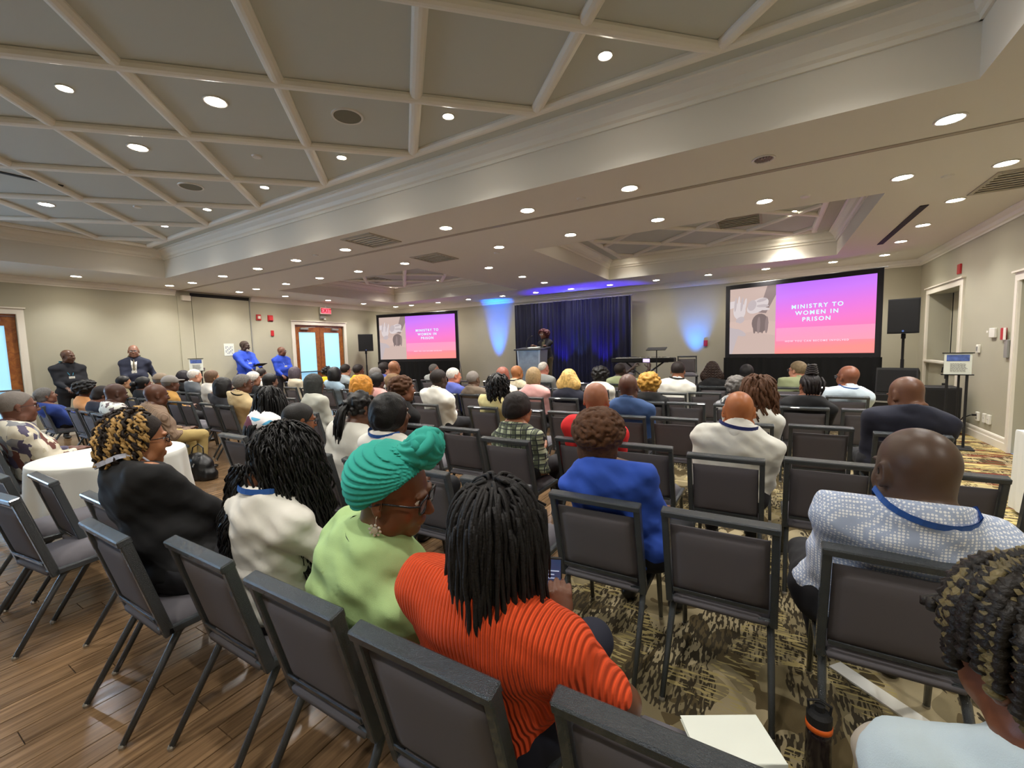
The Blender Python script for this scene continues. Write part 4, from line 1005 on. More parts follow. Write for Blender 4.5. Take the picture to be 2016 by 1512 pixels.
# ------------------------------------------------------------------ a person
def person(label,seat,head,q=1,yaw=0,pitch=0,roll=0,g=1.0,s=1.05,hs=1.0,sk='#5a3a28',hair=None,top=None,sleeve='long',legs=None,body_yaw=0,
           standing=False,z0=0,wl=None,wr=None,gl=None,lan=None,fat=False,curl=.45,collar=None,grp='seated audience',shoes=True,lean_sh=0,pole=None,eyes=True,beard=None,handdir=None,open_jacket=None,shawl=None,fold=.006,cut=None,nkw=1.0,nlen=None):
    """seat=(x,y) under the pelvis, head=(x,y,z) crown of the head, world metres; q: 0 far .. 2 near"""
    root=empty('person',(seat[0],seat[1],z0),math.radians(body_yaw),label,'person',grp,scale=s)
    hv=(.0115,.0085,.0058)[q]; bv=(.026,.020,.0125)[q]; cv=(.024,.018,.0105)[q]; hh=(.009,.0065,.0048)[q]
    Rz=Matrix.Rotation(-math.radians(body_yaw),3,'Z')
    ht=Rz@Vector((head[0]-seat[0],head[1]-seat[1],0)); ht=Vector((ht.x/s,ht.y/s,(head[2]-z0)/s))
    Rh=(Matrix.Rotation(math.radians(yaw),3,'Z')@Matrix.Rotation(math.radians(pitch),3,'X')@Matrix.Rotation(math.radians(roll),3,'Y'))
    hc=ht-Rh@Vector((0,-.01,.121*hs)); Mh=Matrix.Translation(hc)@Rh.to_4x4()@Matrix.Diagonal((hs,hs,hs,1))
    nk=hc+Rh@Vector((0,-.030,-.055))*hs; nb=nk+Vector((0,-.016,-(nlen or (.045 if fat else .070)))); 
    pz=.55 if not standing else .93
    P=Vector((0,0,pz)); ax=(nb-P); 
    # keep the trunk length human: the pelvis shifts rather than the trunk stretching
    if ax.length>.60 and not standing: P=nb-ax.normalized()*.60; 
    u=(nb-P).normalized(); xx=Vector((1,0,0)); xx=(xx-u*xx.dot(u)).normalized(); yy=u.cross(xx); RT=Matrix((xx,yy,u)).transposed()
    if lean_sh: RS=RT@Matrix.Rotation(math.radians(lean_sh),3,'Z')
    else: RS=RT
    L=(nb-P).length; Cc=P+u*L*.66; Bl=P+u*L*.30; sw=.168*(.55+.45*g)
    sz=-.108 if standing else -.102; SL=nb+RS@Vector((-sw,0,sz)); SR=nb+RS@Vector((sw,0,sz))
    if standing: dl,dr=(-.22*g,.06,.92),(.22*g,.06,.92)
    else: dl,dr=(-.09,.24,.66),(.09,.24,.66)
    dl=P+Vector((dl[0],dl[1],dl[2]-pz)) ; dr=P+Vector((dr[0],dr[1],dr[2]-pz))
    def loc_(p): p=Rz@Vector((p[0]-seat[0],p[1]-seat[1],0))*(1/s)+Vector((0,0,(p[2]-z0)/s)); return p
    WL=loc_(wl) if wl is not None else dl; WR=loc_(wr) if wr is not None else dr
    pl=pole or (((-.35,-.45,-.8),(.35,-.45,-.8)) if not standing else ((-.22,-.6,-.6),(.22,-.6,-.6)))
    EL,WL=ik(SL,WL,.285,.255,pl[0]); ER,WR=ik(SR,WR,.285,.255,pl[1])
    if standing:
        K=[(-.10*g,.02,.50),(.10*g,.02,.50)]; A=[(-.11*g,0,.09),(.11*g,0,.09)]; HP=[(-.09*g,0,.90),(.09*g,0,.90)]
    else:
        f=P.y; K=[(-.13*g,.41+f*.5,.50/s+.02),(.13*g,.41+f*.5,.50/s+.02)]; A=[(-.14,.40+f*.5,.09),(.14,.40+f*.5,.09)]; HP=[(P.x-.09*g,P.y+.01,.53),(P.x+.09*g,P.y+.01,.53)]
    mn=min(P.y,nb.y,0); lo=(-.40*g-.12,-.32+mn,.0); hi=(.40*g+.12,.75+max(0,nb.y),nb.z+.12)
    def box_for(pts,m): a=np.array([tuple(p) for p in pts]); return a.min(0)-m,a.max(0)+m
    tp=np.array
    def trunk(S,inf,k=.05):
        S.el(Cc,(.158*g+inf,.108*(.6+.4*g)+inf,.20+inf),R=RT,k=k); S.el(Bl+RT@Vector((0,.015*g,0)),(.156*g+inf,.122*g+inf,.175),R=RT,k=k)
        S.el(P,(.170*g+inf,.135*(.5+.5*g)+inf,.125),R=RT,k=k)
        S.cap(SL,SR,.056+inf,k=k); S.cap(nb+RS@Vector((0,0,-.01)),SL,.052+inf*.6,.050+inf,k=.04); S.cap(nb+RS@Vector((0,0,-.01)),SR,.052+inf*.6,.050+inf,k=.04)
        S.el(Cc+RT@Vector((0,-.045,.05)),(.14*g+inf,.075+inf,.14),R=RT,k=.04)
    rc=.070*(.5+.5*hs)*(1.10 if fat else 1.0)*nkw
    # --- body: one skin surface
    a,b=box_for([P,nb,SL,SR,EL,ER,WL,WR,*[Vector(x) for x in K+A]],.19*g); b[2]=max(b[2],nk.z+.10); b[1]=max(b[1],nk.y+.1)
    B=SDF(a,b,bv); trunk(B,-.006); B.cap(nb+Vector((0,.025,-.01)),nk,.060*(.6+.4*hs)*(1.1 if fat else 1)*nkw,.054*(.4+.6*hs)*(1.12 if fat else 1)*(.4+.6*nkw),k=.03)
    ar=.75+.25*g; ga=g**.5
    for S_,E_,W_ in ((SL,EL,WL),(SR,ER,WR)): B.cap(S_,E_,.048*ar*ga,.041*ar,k=.03); B.cap(E_,W_,.041*ar,.027,k=.02)
    for i in (0,1): B.cap(HP[i],K[i],.078*g,.056,k=.04); B.cap(K[i],A[i],.055,.036,k=.03)
    parts=[B.mesh(),xf(head_mesh(hv,'heavy' if fat else 'std'),Mh)]
    for sd,W_,E_ in ((1,WL,EL),(-1,WR,ER)):
        dv=None if not handdir else handdir[0 if sd==1 else 1]
        parts.append(hand_at(W_,E_,sd,hh,curl,dirv=dv))
    skm=skin(sk); sdf_obj('body',join(parts),skm,root)
    # --- top
    if top is not None:
        inf=.012; m=.18*g+.03
        a,b=box_for([P-u*.05,nb,SL,SR,EL,ER]+([WL,WR] if sleeve=='long' else []),m); b[2]=max(SL.z,SR.z,nb.z)+.12
        T=SDF(a,b,cv); trunk(T,inf)
        for S_,E_,W_ in ((SL,EL,WL),(SR,ER,WR)):
            S_,E_,W_=map(Vector,(S_,E_,W_))
            if sleeve=='long': T.cap(S_,E_,.060*ar*ga,.052*ar,k=.045); T.cap(E_,E_+(W_-E_)*.93,.050*ar,.036,k=.02)
            elif sleeve=='short': T.cap(S_,S_+(E_-S_)*.72,.064*ar*ga,.060*ar,k=.045)
            elif sleeve=='none': pass
        T.el(nb+RS@Vector((0,-.010,-.060)),(.13*g,.085,.060),R=RT,k=.05)
        if collar: T.cap(nb+Vector((0,.0,.0)),nb+(nk-nb)*.10,rc*.95,rc*.95,k=.03)
        else: T.cap(nb-u*.03,nb+(nk-nb)*.02,rc,rc,k=.025)
        T.cap(nb+Vector((0,.012,-.05)),nb+Vector((0,.008,-.004)),max(rc*1.02,.062*hs*(1.15 if fat else 1)+.012),k=.05)
        if shawl:
            for S_,E_ in ((SL,EL),(SR,ER)): T.cap(S_,S_+(Vector(E_)-S_)*.75,.085,.10,k=.08)
            T.el(Cc+RT@Vector((0,-.02,-.03)),(.20*g,.15,.24),R=RT,k=.08)
        sd_=sum(map(ord,label))%50
        if fold: T.disp(lambda x,y,z:fold*(np.sin(x*23+z*17+sd_)*np.sin(z*31-x*9+y*15)+.5*np.sin(z*62+x*19+sd_*2)*np.sin(x*37+y*31)+.28*np.sin(z*120+x*70+sd_)*np.sin(x*55-y*80+z*40)))
        if not standing: T.cut(P-u*.07,-u)
        else: T.cut(P-u*.10,-u)
        nr=max(rc*1.02,.062*hs*(1.15 if fat else 1)+.012)
        if not shawl: T.cut(nb+Vector((0,0,.030)),(0,.28,1))   # neck opening
        sdf_obj('shirt' if not open_jacket else 'jacket',T.mesh(),top,root)
        if collar:
            nk2=hc+Rh@Vector((0,-.034,-.075))*hs; ax_=(nk2-nb).normalized(); nc=SDF(tuple(Vector(nb)-Vector((.20,.20,.08))),tuple(Vector(nk)+Vector((.20,.20,.10))),cv*.7)
            Rr=rc*1.09; nc.cap(nb-ax_*.03,nb+ax_*.04,Rr*1.06,Rr*.98,k=.01); nc.cap(nb-ax_*.3,nb+ax_*.3,Rr*.84,Rr*.84,k=.004,sub=True); nc.cut(nb+ax_*(.022 if fat else .036),ax_+Vector((0,.35,0))); nc.cut(nb+Vector((0,.2,0)),(0,1,0)); sdf_obj('collar',nc.mesh(),collar,root)
    if open_jacket:  # white shirt front and tie seen between the lapels
        y1=nb.y+.088; y2=Cc.y+.108*(.6+.4*g)+.030; m=MB(); Q=[(-.052,y1,nb.z-.015),(.052,y1,nb.z-.015),(.046,y2-.006,Cc.z+.05),(.020,y2+.004,Cc.z-.20),(-.020,y2+.004,Cc.z-.20),(-.046,y2-.006,Cc.z+.05)]
        m.add(Q,[(0,1,2,5),(5,2,3,4)]); m.add([(a,b-.012,c) for a,b,c in Q],[(5,2,1,0),(4,3,2,5)]); m.build('shirt_front',open_jacket[0],root); y=y2-.018
        if open_jacket[1]: MB().tube([(Cc.x,y1+.008,nb.z-.03),(Cc.x,y2+.004,Cc.z+.05),(Cc.x,y2+.012,Cc.z-.17)],[.010,.014,.019],6).build('tie',open_jacket[1],root)
    # --- trousers
    if legs is None: legs=PANTS
    a,b=box_for([Vector(x) for x in HP+K+A]+[P],.16*g); TT=SDF(a,b,bv)
    TT.el(P-u*.02,(.178*g,.145*(.5+.5*g),.125),R=RT,k=.05)
    for i in (0,1): TT.cap(HP[i],K[i],.090*g,.068,k=.04); TT.cap(K[i],Vector(A[i])+Vector((0,0,.015)),.066,.052,k=.03)
    TT.cut((0,0,.075),(0,0,-1)); TT.disp(lambda x,y,z:.004*np.sin(y*40+z*22)*np.sin(x*30+z*30)); TT.cut(P+u*.07,u) if standing else TT.cut(P+u*.10,u)
    sdf_obj('trousers',TT.mesh(),legs,root)
    if shoes:
        for i in (0,1): obj('shoe',shoe_mesh(),SHOEM,root,loc=(A[i][0],A[i][1],0))
    if eyes:
        e_,i_=eye_meshes()
        for x in (-.031,.031):
            eo=obj('eye',e_,EYEW,root,mw=Mh@Matrix.Translation((x,.0735,.005))); obj('iris',i_,IRIS,eo)
    if gl: glasses(root,Mh,big=(gl=='big'),m=GLM,rim=.003 if gl=='big' else .002)
    if beard:
        S=SDF((-.1,-.02,-.15),(.1,.13,.0),hv); S.el((0,.030,-.037),(.0625,.0645,.090),k=.02); S.el((0,.064,-.099),(.031,.028,.024),k=.02); S.el((0,.105,-.060),(.026,.03,.014),k=.004,sub=True); S.cut((0,.05,-.046),(0,.45,1)); S.cut((0,.02,0),(0,-1,0)); sdf_obj('beard',S.mesh(),beard,root,mw=Mh)
    if lan is not None:
        m=MB(); r=(nr+.020) if not collar else max(rc*1.26,nr+.02); cN=nb+Vector((0,-.014,.034)); P_=[]
        back=[(math.cos(t),math.sin(t)) for t in [math.radians(a) for a in range(-20,-161,-14)]]
        pts=[cN+RS@Vector((r*c_,r*.85*s_-.0,.012+(.0 if s_>-.3 else -.006))) for c_,s_ in back]
        fl=Cc+RT@Vector((-.02,.108*(.6+.4*g)+.03,-.06)); fr=Cc+RT@Vector((.02,.108*(.6+.4*g)+.03,-.06))
        pts=[fr,(fr+pts[0])/2+RT@Vector((.02,.03,0)),cN+RS@Vector((r,.03,-.01))]+pts+[cN+RS@Vector((-r,.03,-.01)),(fl+pts[-1])/2+RT@Vector((-.02,.03,0)),fl]
        w=.011
        # flat ribbon
        V=[];F=[]
        for i,p in enumerate(pts):
            V+= [p+u*w+ (p-cN).normalized()*.001,p-u*w+(p-cN).normalized()*.004]
        for i in range(len(pts)-1): F.append((2*i,2*i+1,2*i+3,2*i+2))
        V2=[Vector(v)+((Vector(v)-cN).normalized()*.003) for v in V]; k=len(V); F2=[tuple(j+k for j in f[::-1]) for f in F]
        m.add(V+V2,F+F2); m.build('lanyard',lan,root)
        MB().box(tuple(Cc+RT@Vector((0,.108*(.6+.4*g)+.045,-.12))),(.085,.006,.06),bev=.002).build('name_badge',WHITEP,root)
    if hair and not (hair[1] is STUB and not beard):
        st,hm=hair[0],hair[1]; kw=hair[2] if len(hair)>2 else {}
        hq=(.010,.008,.0052)[q]
        if st=='short': vq=hair_cap(None,hq,**kw)
        elif st=='balls': vq=hair_balls(hq,kw.get('rx',.10),kw.get('ry',.115),kw.get('rz',.105),kw.get('n',90),kw.get('r',.02),kw.get('seed',3),back=kw.get('back',0),front=kw.get('front',0))
        elif st=='bob': vq=hair_bob(hq,**kw)
        elif st=='strands': 
            kk=dict(kw); cap=kk.pop('cap',.006); m=strands(Mroot=Mh,**kk); 
            ho=m.build('hair',hm,root,smooth=True,mw=Mh); ho['kind']='stuff'
            if kw.get('style')=='braid' or cap: sdf_obj('scalp_hair',hair_cap(None,hq,t=cap,nape=1),kw and hm,root,mw=Mh)
            vq=None
        elif callable(st): st(root,Mh,hm,hq); vq=None
        if vq is not None: sdf_obj('hair',vq,hm,root,mw=Mh)
    return dict(root=root,Mh=Mh,P=P,nb=nb,WL=WL,WR=WR,Cc=Cc,EL=EL,ER=ER,RT=RT)
# ------------------------------------------------------------------ custom hair and head wear
def h_turban(root,Mh,m,h):
    h=.0037
    s=SDF((-.13,-.18,-.12),(.13,.14,.17),h)
    s.el((0,-.022,.042),(.092,.118,.098),k=.02); s.el((0,-.065,-.005),(.070,.07,.075),k=.04)
    s.cut((0,.040,.062),(0,.70,-.71))
    # pleats fan out from the knot at the front
    def f(x,y,z):
        a=np.arctan2(x*1.0,(y+.05)*0+.10+0*z) ; r=np.sqrt((y-.10)**2+(z-.10)**2+x*x)
        an=np.arctan2(z-.115+.25*np.abs(x),-(y-.11)); return .0032*np.sin(an*70+x*14)
    s.disp(f); sdf_obj('head_wrap',s.mesh(),m,root,mw=Mh)
    # knot: coiled pleated rolls
    k=MB(); c=Vector((.0,.068,.150))
    for j in range(9):
        R=.050-.0035*j if j<5 else .022; a0=j*.8; pts=[]
        for i in range(19):
            t=a0+i/18*2*math.pi*(.9 if j<5 else .8)
            ax=Matrix.Rotation(.55*j,3,'Y')@Matrix.Rotation(.35*j,3,'X'); 
            p=ax@Vector((R*math.cos(t),.018*math.sin(2*t+j),R*.85*math.sin(t))); pts.append(c+p)
        k.tube(pts,[.0135+.003*math.sin(i*.9+j) for i in range(19)],8)
    ko=k.build('wrap_knot',m,root,smooth=True,mw=Mh); 
    s=SDF((-.08,-.02,.06),(.08,.17,.24),h); s.el(c,(.052,.046,.050),k=.01); s.cap((0,.02,.11),c,.04,.045,k=.02); s.disp(lambda x,y,z:.003*np.sin(np.arctan2(x,z-.150)*9+np.sqrt(x*x+(z-.150)**2)*200)); sdf_obj('wrap_bun',s.mesh(),m,root,mw=Mh)
def two_tone(m2,n2,seed2):
    def f_(root,Mh,m,h,**k):
        kk=dict(f_.kw); cap=kk.pop('cap',.008)
        for nm,mm,n,sd in (('hair',m,kk['n'],kk['seed']),('highlighted_hair',m2,n2,seed2)):
            q=dict(kk); q['n']=n; q['seed']=sd; o=strands(Mroot=Mh,**q).build(nm,mm,root,smooth=True,mw=Mh); o['kind']='stuff'
        sdf_obj('scalp_hair',hair_cap(None,h,t=cap,nape=1),m,root,mw=Mh)
    return f_
def tt(m2,n2,seed2,**kw): f=two_tone(m2,n2,seed2); f.kw=kw; return f
def h_bunbraids(root,Mh,m,h):
    s=SDF((-.11,-.15,-.13),(.11,.13,.2),h); s.el((0,-.014,.034),(.083,.105,.093),k=.02); s.el((0,-.05,-.045),(.064,.052,.05),k=.03); s.cut((0,.086,.083),(0,.80,-.60))
    s.disp(lambda x,y,z:.0042*np.sin(np.arctan2(x,.10-z*.0+0*y)*0+x*330)); sdf_obj('hair',s.mesh(),m,root,mw=Mh)
    k=MB()
    for j in range(5):
        R=.045-.004*j; z=.125+.018*j; k.tube([(R*math.cos(t*.4),-.035+R*math.sin(t*.4),z+.006*math.sin(t*1.3)) for t in range(17)],.0115,8)
    k.build('braided_bun',m,root,smooth=True,mw=Mh)
    for x in (-.06,-.036,-.012,.012,.036,.06): MB().tube([(x*1.25,-.055,.085),(x*1.35,-.103,.04),(x*1.2,-.108,-.02),(x,-.092,-.075)],[.009,.011,.010,.006],7).build('cornrow',m,root,smooth=True,mw=Mh)
def h_pony(root,Mh,m,h):
    sdf_obj('hair',hair_cap(None,h,t=.007,nape=1),m,root,mw=Mh)
    s=SDF((-.09,-.28,-.22),(.09,.0,.1),h); s.cap((0,-.10,-.02),(0,-.15,-.05),.022,.045,k=.02); s.el((0,-.17,-.09),(.045,.042,.075),k=.03); s.disp(lambda x,y,z:.0025*np.sin(x*300+z*20)); sdf_obj('ponytail',s.mesh(),_M['hair_pony_brown'],root,mw=Mh)
    MB().tube([(.02*math.cos(a),-.112,-.028+.02*math.sin(a)) for a in [k*.6 for k in range(12)]],.005,6).build('hair_tie',BLK,root,mw=Mh)
def h_lowbun(root,Mh,m,h):
    sdf_obj('hair',hair_cap(None,h,t=.010,nape=1,lump=.001),m,root,mw=Mh)
    s=SDF((-.07,-.22,-.08),(.07,-.05,.10),h); s.el((0,-.145,.01),(.045,.045,.045),k=.01); s.disp(lambda x,y,z:.003*np.sin(x*260)*np.sin(z*240)); sdf_obj('hair_bun',s.mesh(),m,root,mw=Mh)
def h_cap(root,Mh,m,h):
    s=SDF((-.11,-.14,-.04),(.11,.20,.16),h); s.el((0,-.012,.038),(.088,.110,.096),k=.01); s.cut((0,0,.018),(0,-.10,-1)); s.el((0,.11,.050),(.060,.075,.012),k=.012); sdf_obj('flat_cap',s.mesh(),m,root,mw=Mh)
    sdf_obj('hair',hair_cap(None,h,t=.005),_M['hair_gray'],root,mw=Mh)
def h_longpony(root,Mh,m,h):
    sdf_obj('hair',hair_balls(h,.088,.104,.095,110,.016,5),m,root,mw=Mh)
    mb=MB(); rr=random.Random(4)
    for k in range(26):
        x=rr.uniform(-.03,.03); y=-.10+rr.uniform(-.02,.02); L=rr.uniform(.12,.22)
        mb.tube([(x*.6,y,.02),(x,y-.035,-.03),(x*1.4+.01*math.sin(k),y-.045,-.03-L*.5),(x*1.6,y-.035+.012*math.sin(k*2),-.03-L)],[.009,.010,.009,.004],5)
    o=mb.build('curly_tail',m,root,smooth=True,mw=Mh); o['kind']='stuff'
# ------------------------------------------------------------------ colours
BLACKH=hairm('black','#0e0c0c',.42); BRN=hairm('brown','#54351f',.7,vs=60); DKB=hairm('dark_brown','#1d1310',.6); hairm('pony_brown','#4a3524',.6); PONY=hairm('slick_black','#22201e',.5)
GRY=hairm('gray','#6a6662',.7,vs=60); WHT=hairm('white','#c9c2b8',.7); BLOND=hairm('blond','#c9a562',.5,var=.35,vs=30); GOLD=hairm('gold','#b8893a',.55,var=.35,vs=50); STRAW=hairm('sandy','#8d7552',.6); ORNG=hairm('orange_blond','#c8862c',.55,var=.3,vs=50)
STUB=hairm('stubble','#3c3029',.8,var=.1); GSTUB=hairm('gray_stubble','#77706a',.8,var=.1); TIPS=hairm('tipped','#241a14',.6); TIPG=hairm('tip_gold','#b08c54',.6,var=.35,vs=25); BRAIDC=hairm('braids','#1c1712',.5,var=.3); BRAIDG=hairm('braid_gold','#665a3a',.5,var=.35); TAN=hairm('short_tan','#8a6c4e',.7); LOCS=hairm('locs','#120f0f',.6,var=.3); WAVEB=hairm('wave','#2a1a13',.6)
PURP=hairm('purple','#4a4048',.6); GREYDK=hairm('darkgrey','#2c2e2c',.65)
WSH=cloth('white_shirt','#e6e4da'); CREAM=cloth('cream_cotton','#dedad0'); BLUE=cloth('royal_blue','#2a50b4'); NAVY=cloth('navy_cloth','#1c1e2e'); BLKC=cloth('black_knit','#0e0e10'); NSUIT=cloth('navy_suit','#252a3e'); BSUIT=cloth('blue_blazer','#34507e'); RED=cloth('red_shirt','#e02428')
PINK=cloth('pink_cotton','#dba6a2'); PINK2=cloth('pink_blouse','#d9a29c'); GREEN=cloth('lime_knit','#a3c182',bs=500,bump=.3); TURQ=cloth('turquoise_wrap','#2ba292'); KHAKI=cloth('khaki_chino','#b09a62'); BEIGE=cloth('beige_shirt','#cbb488'); BROWN=cloth('brown_jacket','#857055'); GSUIT=cloth('taupe_suit','#6a5d4f'); LGREY=cloth('light_grey_knit','#b4b4a8'); YEL=cloth('yellow_top','#dcb51e'); POLO=cloth('periwinkle_polo','#5a66b4'); CHARC=cloth('charcoal_jacket','#33343a'); ORT=cloth('apricot_top','#dc9d66'); OLIVE=cloth('sage_shirt','#a3ac84'); PALEB=cloth('pale_blue_shirt','#c3d2dc'); DENIM=cloth('washed_denim','#b4c3c9',bs=500,bump=.35); LBLUE=cloth('chambray','#8fa5b5'); BLUE2=cloth('deep_blue','#223c86')
ORANGE=ribs('orange_rib_knit','#f0521e',88,.78); SWEAT=ribs('brown_stripe_sweater','#957e6a',58,.78); PLAID=plaid('sage_plaid','#b5bd9e','#5c6450','#2c3036'); DOTS=dots('dotted_shirt','#a9b6d0','#f0f2f6',95); PATCH=voro('patchwork_shirt',['#d4ccb8','#8e9094','#e4dfce','#6a4038','#c9c0a6','#544e66'],15,(1,1,.6)); CHECK=voro('beaded_shirt',['#dcdccf','#e8e8de','#6a5a5c','#dfdfd4','#e2e2d8'],22); JERS=voro('jersey_print',['#e8e6ea','#58aed8','#ece8ec','#6a2a3a','#f0eef0'],5,(1,1,2)); BEADS=voro('cream_print','#d0c4a8 #c4b898 #d8ccb0'.split(),30); FLOR=voro('grey_print',['#8a8a8c','#2a2c30','#b8b8b4'],25)
# ------------------------------------------------------------------ the audience: (chair_x,chair_row)
CH=[]   # chairs already placed
def aud(label,short,chr_,head,rz=0,**k):
    cx,cy=chr_; gg=k.get('g',1); r=person(label,(cx+k.pop('dx',0),cy+k.pop('dy',.25+max(0,gg-1)*.13)),head,**k)
    CH.append((cx,cy)); chair(cx,cy,'black banquet chair under the '+short,'occupied banquet chairs',rz=rz); return r
HS=1.10
# nearest row
r_or=aud('woman with shoulder length black locs in a ribbed orange top','woman in the orange top',(-.72,.72),(-.61,.93,1.25),q=2,g=1.42,s=1.0,hs=1.12,sk='#6a4430',pitch=-8,
    hair=('strands',LOCS,dict(n=430,L=.265,rad=.0056,seed=11,style='dread',spread=.011,nseg=14,cap=.008,lmin=.6)),top=ORANGE,sleeve='short',legs=NAVY,wr=(-.53,1.14,.76),wl=(-.74,1.22,.78),handdir=((.3,.5,.5),(-.2,.4,.8)),fold=.004,curl=.7,pole=((-.6,-.3,-.7),(.9,-.3,-.5)))
ph=empty('smartphone',(-.60,1.215,.835),.35,'black smartphone held by the woman in the orange top','phone'); MB().box((0,0,0),(.074,.010,.152),rot=(-.35,0,0),bev=.004).build('case',BLK,ph); MB().box((0,-.006,.0),(.066,.002,.14),rot=(-.35,0,0)).build('screen',mat('dim_display','#10131c',.15,emit='#2a3550',estr=.5),ph)
m=MB(); [m.box((-.005+.004*(i%3),-.0085+.0005*i,-.045+.012*i),(.035+.012*((i*5)%3),.001,.003),rot=(-.35,0,0)) for i in range(8)]; m.build('display_text',mat('display_grey','#8a93a8',.5,emit='#8a93a8',estr=.5),ph)
r_tb=aud('woman in a turquoise head wrap, glasses and lime green shawl, hand at her chin','woman in the turquoise head wrap',(-1.26,.73),(-1.02,.97,1.285),nlen=.125,q=2,g=1.05,s=1.0,hs=1.20,sk='#6e452c',yaw=-66,pitch=-14,roll=8,
    hair=(h_turban,TURQ),top=GREEN,fold=.010,sleeve='long',legs=cloth('pale_green_lace','#a8c8a8'),gl='big',wr=(-.86,1.22,.93),wl=(-1.2,1.2,.66),shawl=True,collar=cloth('denim_blue_collar','#5a7cc0'),lan=mat('lanyard_black','#101418',.7),handdir=(None,(-.35,-.35,.75)),curl=.9,lean_sh=-14)
m=MB(); Mh=r_tb['Mh']
m.lathe((0,0,0),[(0,-.003),(.009,-.002),(.009,.003),(0,.004)],12)
for k in range(8): a=k*math.pi/4; m.lathe((.0145*math.cos(a),.0145*math.sin(a),0),[(0,-.003),(.0045,0),(0,.003)],8)
m.tube([(0,.02,0),(0,.036,.002),(0,.042,-.004)],.0012,5); m.build('earring',mat('pearl_silver','#d9d2c4',.25,metal=.4),r_tb['root'],mw=Mh@Matrix.Translation((.091,-.004,-.068))@Matrix.Rotation(math.pi/2,4,'Y')@Matrix.Rotation(math.pi/2,4,'Z'))
m=MB(); m.v=[]; m.tube([(-.091,.0,-.068),(-.093,.004,-.068)],.012,10).build('earring',mat('pearl_silver','#d9d2c4'),r_tb['root'],mw=Mh)
MB().tube([(-.088,.004,-.005),(-.092,.012,-.04),(-.088,.02,-.10),(-.075,.02,-.15),(-.06,0,-.2)],.0022,5).build('earphone_cord',BLK,r_tb['root'],mw=Mh)
r_cw=aud('woman with long wavy black hair in a white tee and blue lanyard, head bowed','woman with long wavy black hair in the white tee',(-1.86,.73),(-1.80,1.14,1.25),nlen=.095,q=2,g=1.08,s=1.0,hs=1.10,sk='#7a4c32',yaw=-12,pitch=-38,
    hair=('strands',BLACKH,dict(n=640,L=.56,rad=.0042,seed=21,style='wave',spread=.024,nseg=20,cap=.016,back=.3,lmin=.45)),top=CREAM,sleeve='short',lan=LAN,wl=(-1.98,1.40,.62),wr=(-1.66,1.36,.60),legs=NAVY,pole=((-.7,-.3,-.6),(.9,-.4,-.4)),fold=.008)
aud('woman with short blonde-tipped black twists and glasses in a black top','woman with blonde-tipped twists',(-2.47,.63),(-2.74,.86,1.33),q=2,g=1.55,s=1.0,hs=1.17,sk='#a86e48',yaw=-8,pitch=-4,dx=-.12,fat=True,
    hair=(tt(TIPG,100,33,n=130,L=.13,rad=.0068,seed=31,style='curl',spread=.014,nseg=9,cap=.008,face=84,maxy=.25,back=.9),TIPS),top=BLKC,sleeve='long',gl=True,lan=mat('lanyard_white','#b8bccc',.6),wl=(-2.75,1.22,.66),wr=(-2.4,1.25,.66))
aud('woman with thick gold-flecked braids in a washed denim jacket','woman with gold-flecked braids',(.42,.70),(.335,.90,1.275),q=2,g=1.05,s=1.0,hs=1.16,sk='#6b3f28',yaw=28,pitch=-22,
    hair=(tt(BRAIDG,58,43,n=120,L=.105,rad=.0080,seed=41,style='braid',spread=.006,nseg=18,sides=8,cap=.010,back=1.4,face=92,maxy=.3,lmin=.85),BRAIDC),top=DENIM,sleeve='long',legs=cloth('stone_trousers','#a8a094'),collar=DENIM,wl=(.30,1.25,.62),wr=(.55,1.2,.62),fold=.009)
aud('grey-haired man in a patchwork print shirt beyond the white round table','man in the patchwork shirt',(-6.15,.85),(-6.12,1.04,1.33),q=1,g=1.35,s=1.05,hs=1.22,sk='#6a4436',hair=('short',GSTUB,dict(t=.004)),top=PATCH,sleeve='long',gl=True,legs=cloth('grey_trousers','#55555a'))
def back_locks(r,n,x0,x1,z0,z1,m,seed,rad=.0075,wave=.012):
    rr=random.Random(seed); mb=MB(); nb=r['nb']; P=r['P']
    for k in range(n):
        x=rr.uniform(x0,x1); zt=nb.z+.10+rr.uniform(-.02,.03); zb=rr.uniform(z0,z1); ph=rr.uniform(0,6.28); pts=[]; N_=22; o=rr.uniform(0,.035)
        for i in range(N_+1):
            t=i/N_; z=zt+(zb-zt)*t; f=(z-P.z)/(nb.z-P.z); cy=P.y+(nb.y-P.y)*f
            xs=x*.35+(x*.65)*min(1,t*4); y=cy-(.060 if f>.95 else .060+.065*min(1,(.95-f)*5))*math.sqrt(max(.1,1-(xs/.24)**2))-o*.6
            pts.append((xs+wave*math.sin(i*1.15+ph),y+wave*.7*math.cos(i*1.15+ph),z))
        mb.tube(pts,[rad*(1-.45*i/N_) for i in range(N_+1)],5)
    o=mb.build('long_locks',m,r['root'],smooth=True); o['kind']='stuff'
back_locks(r_cw,110,-.22,-.05,.60,.86,BLACKH,5,rad=.0052,wave=.010)
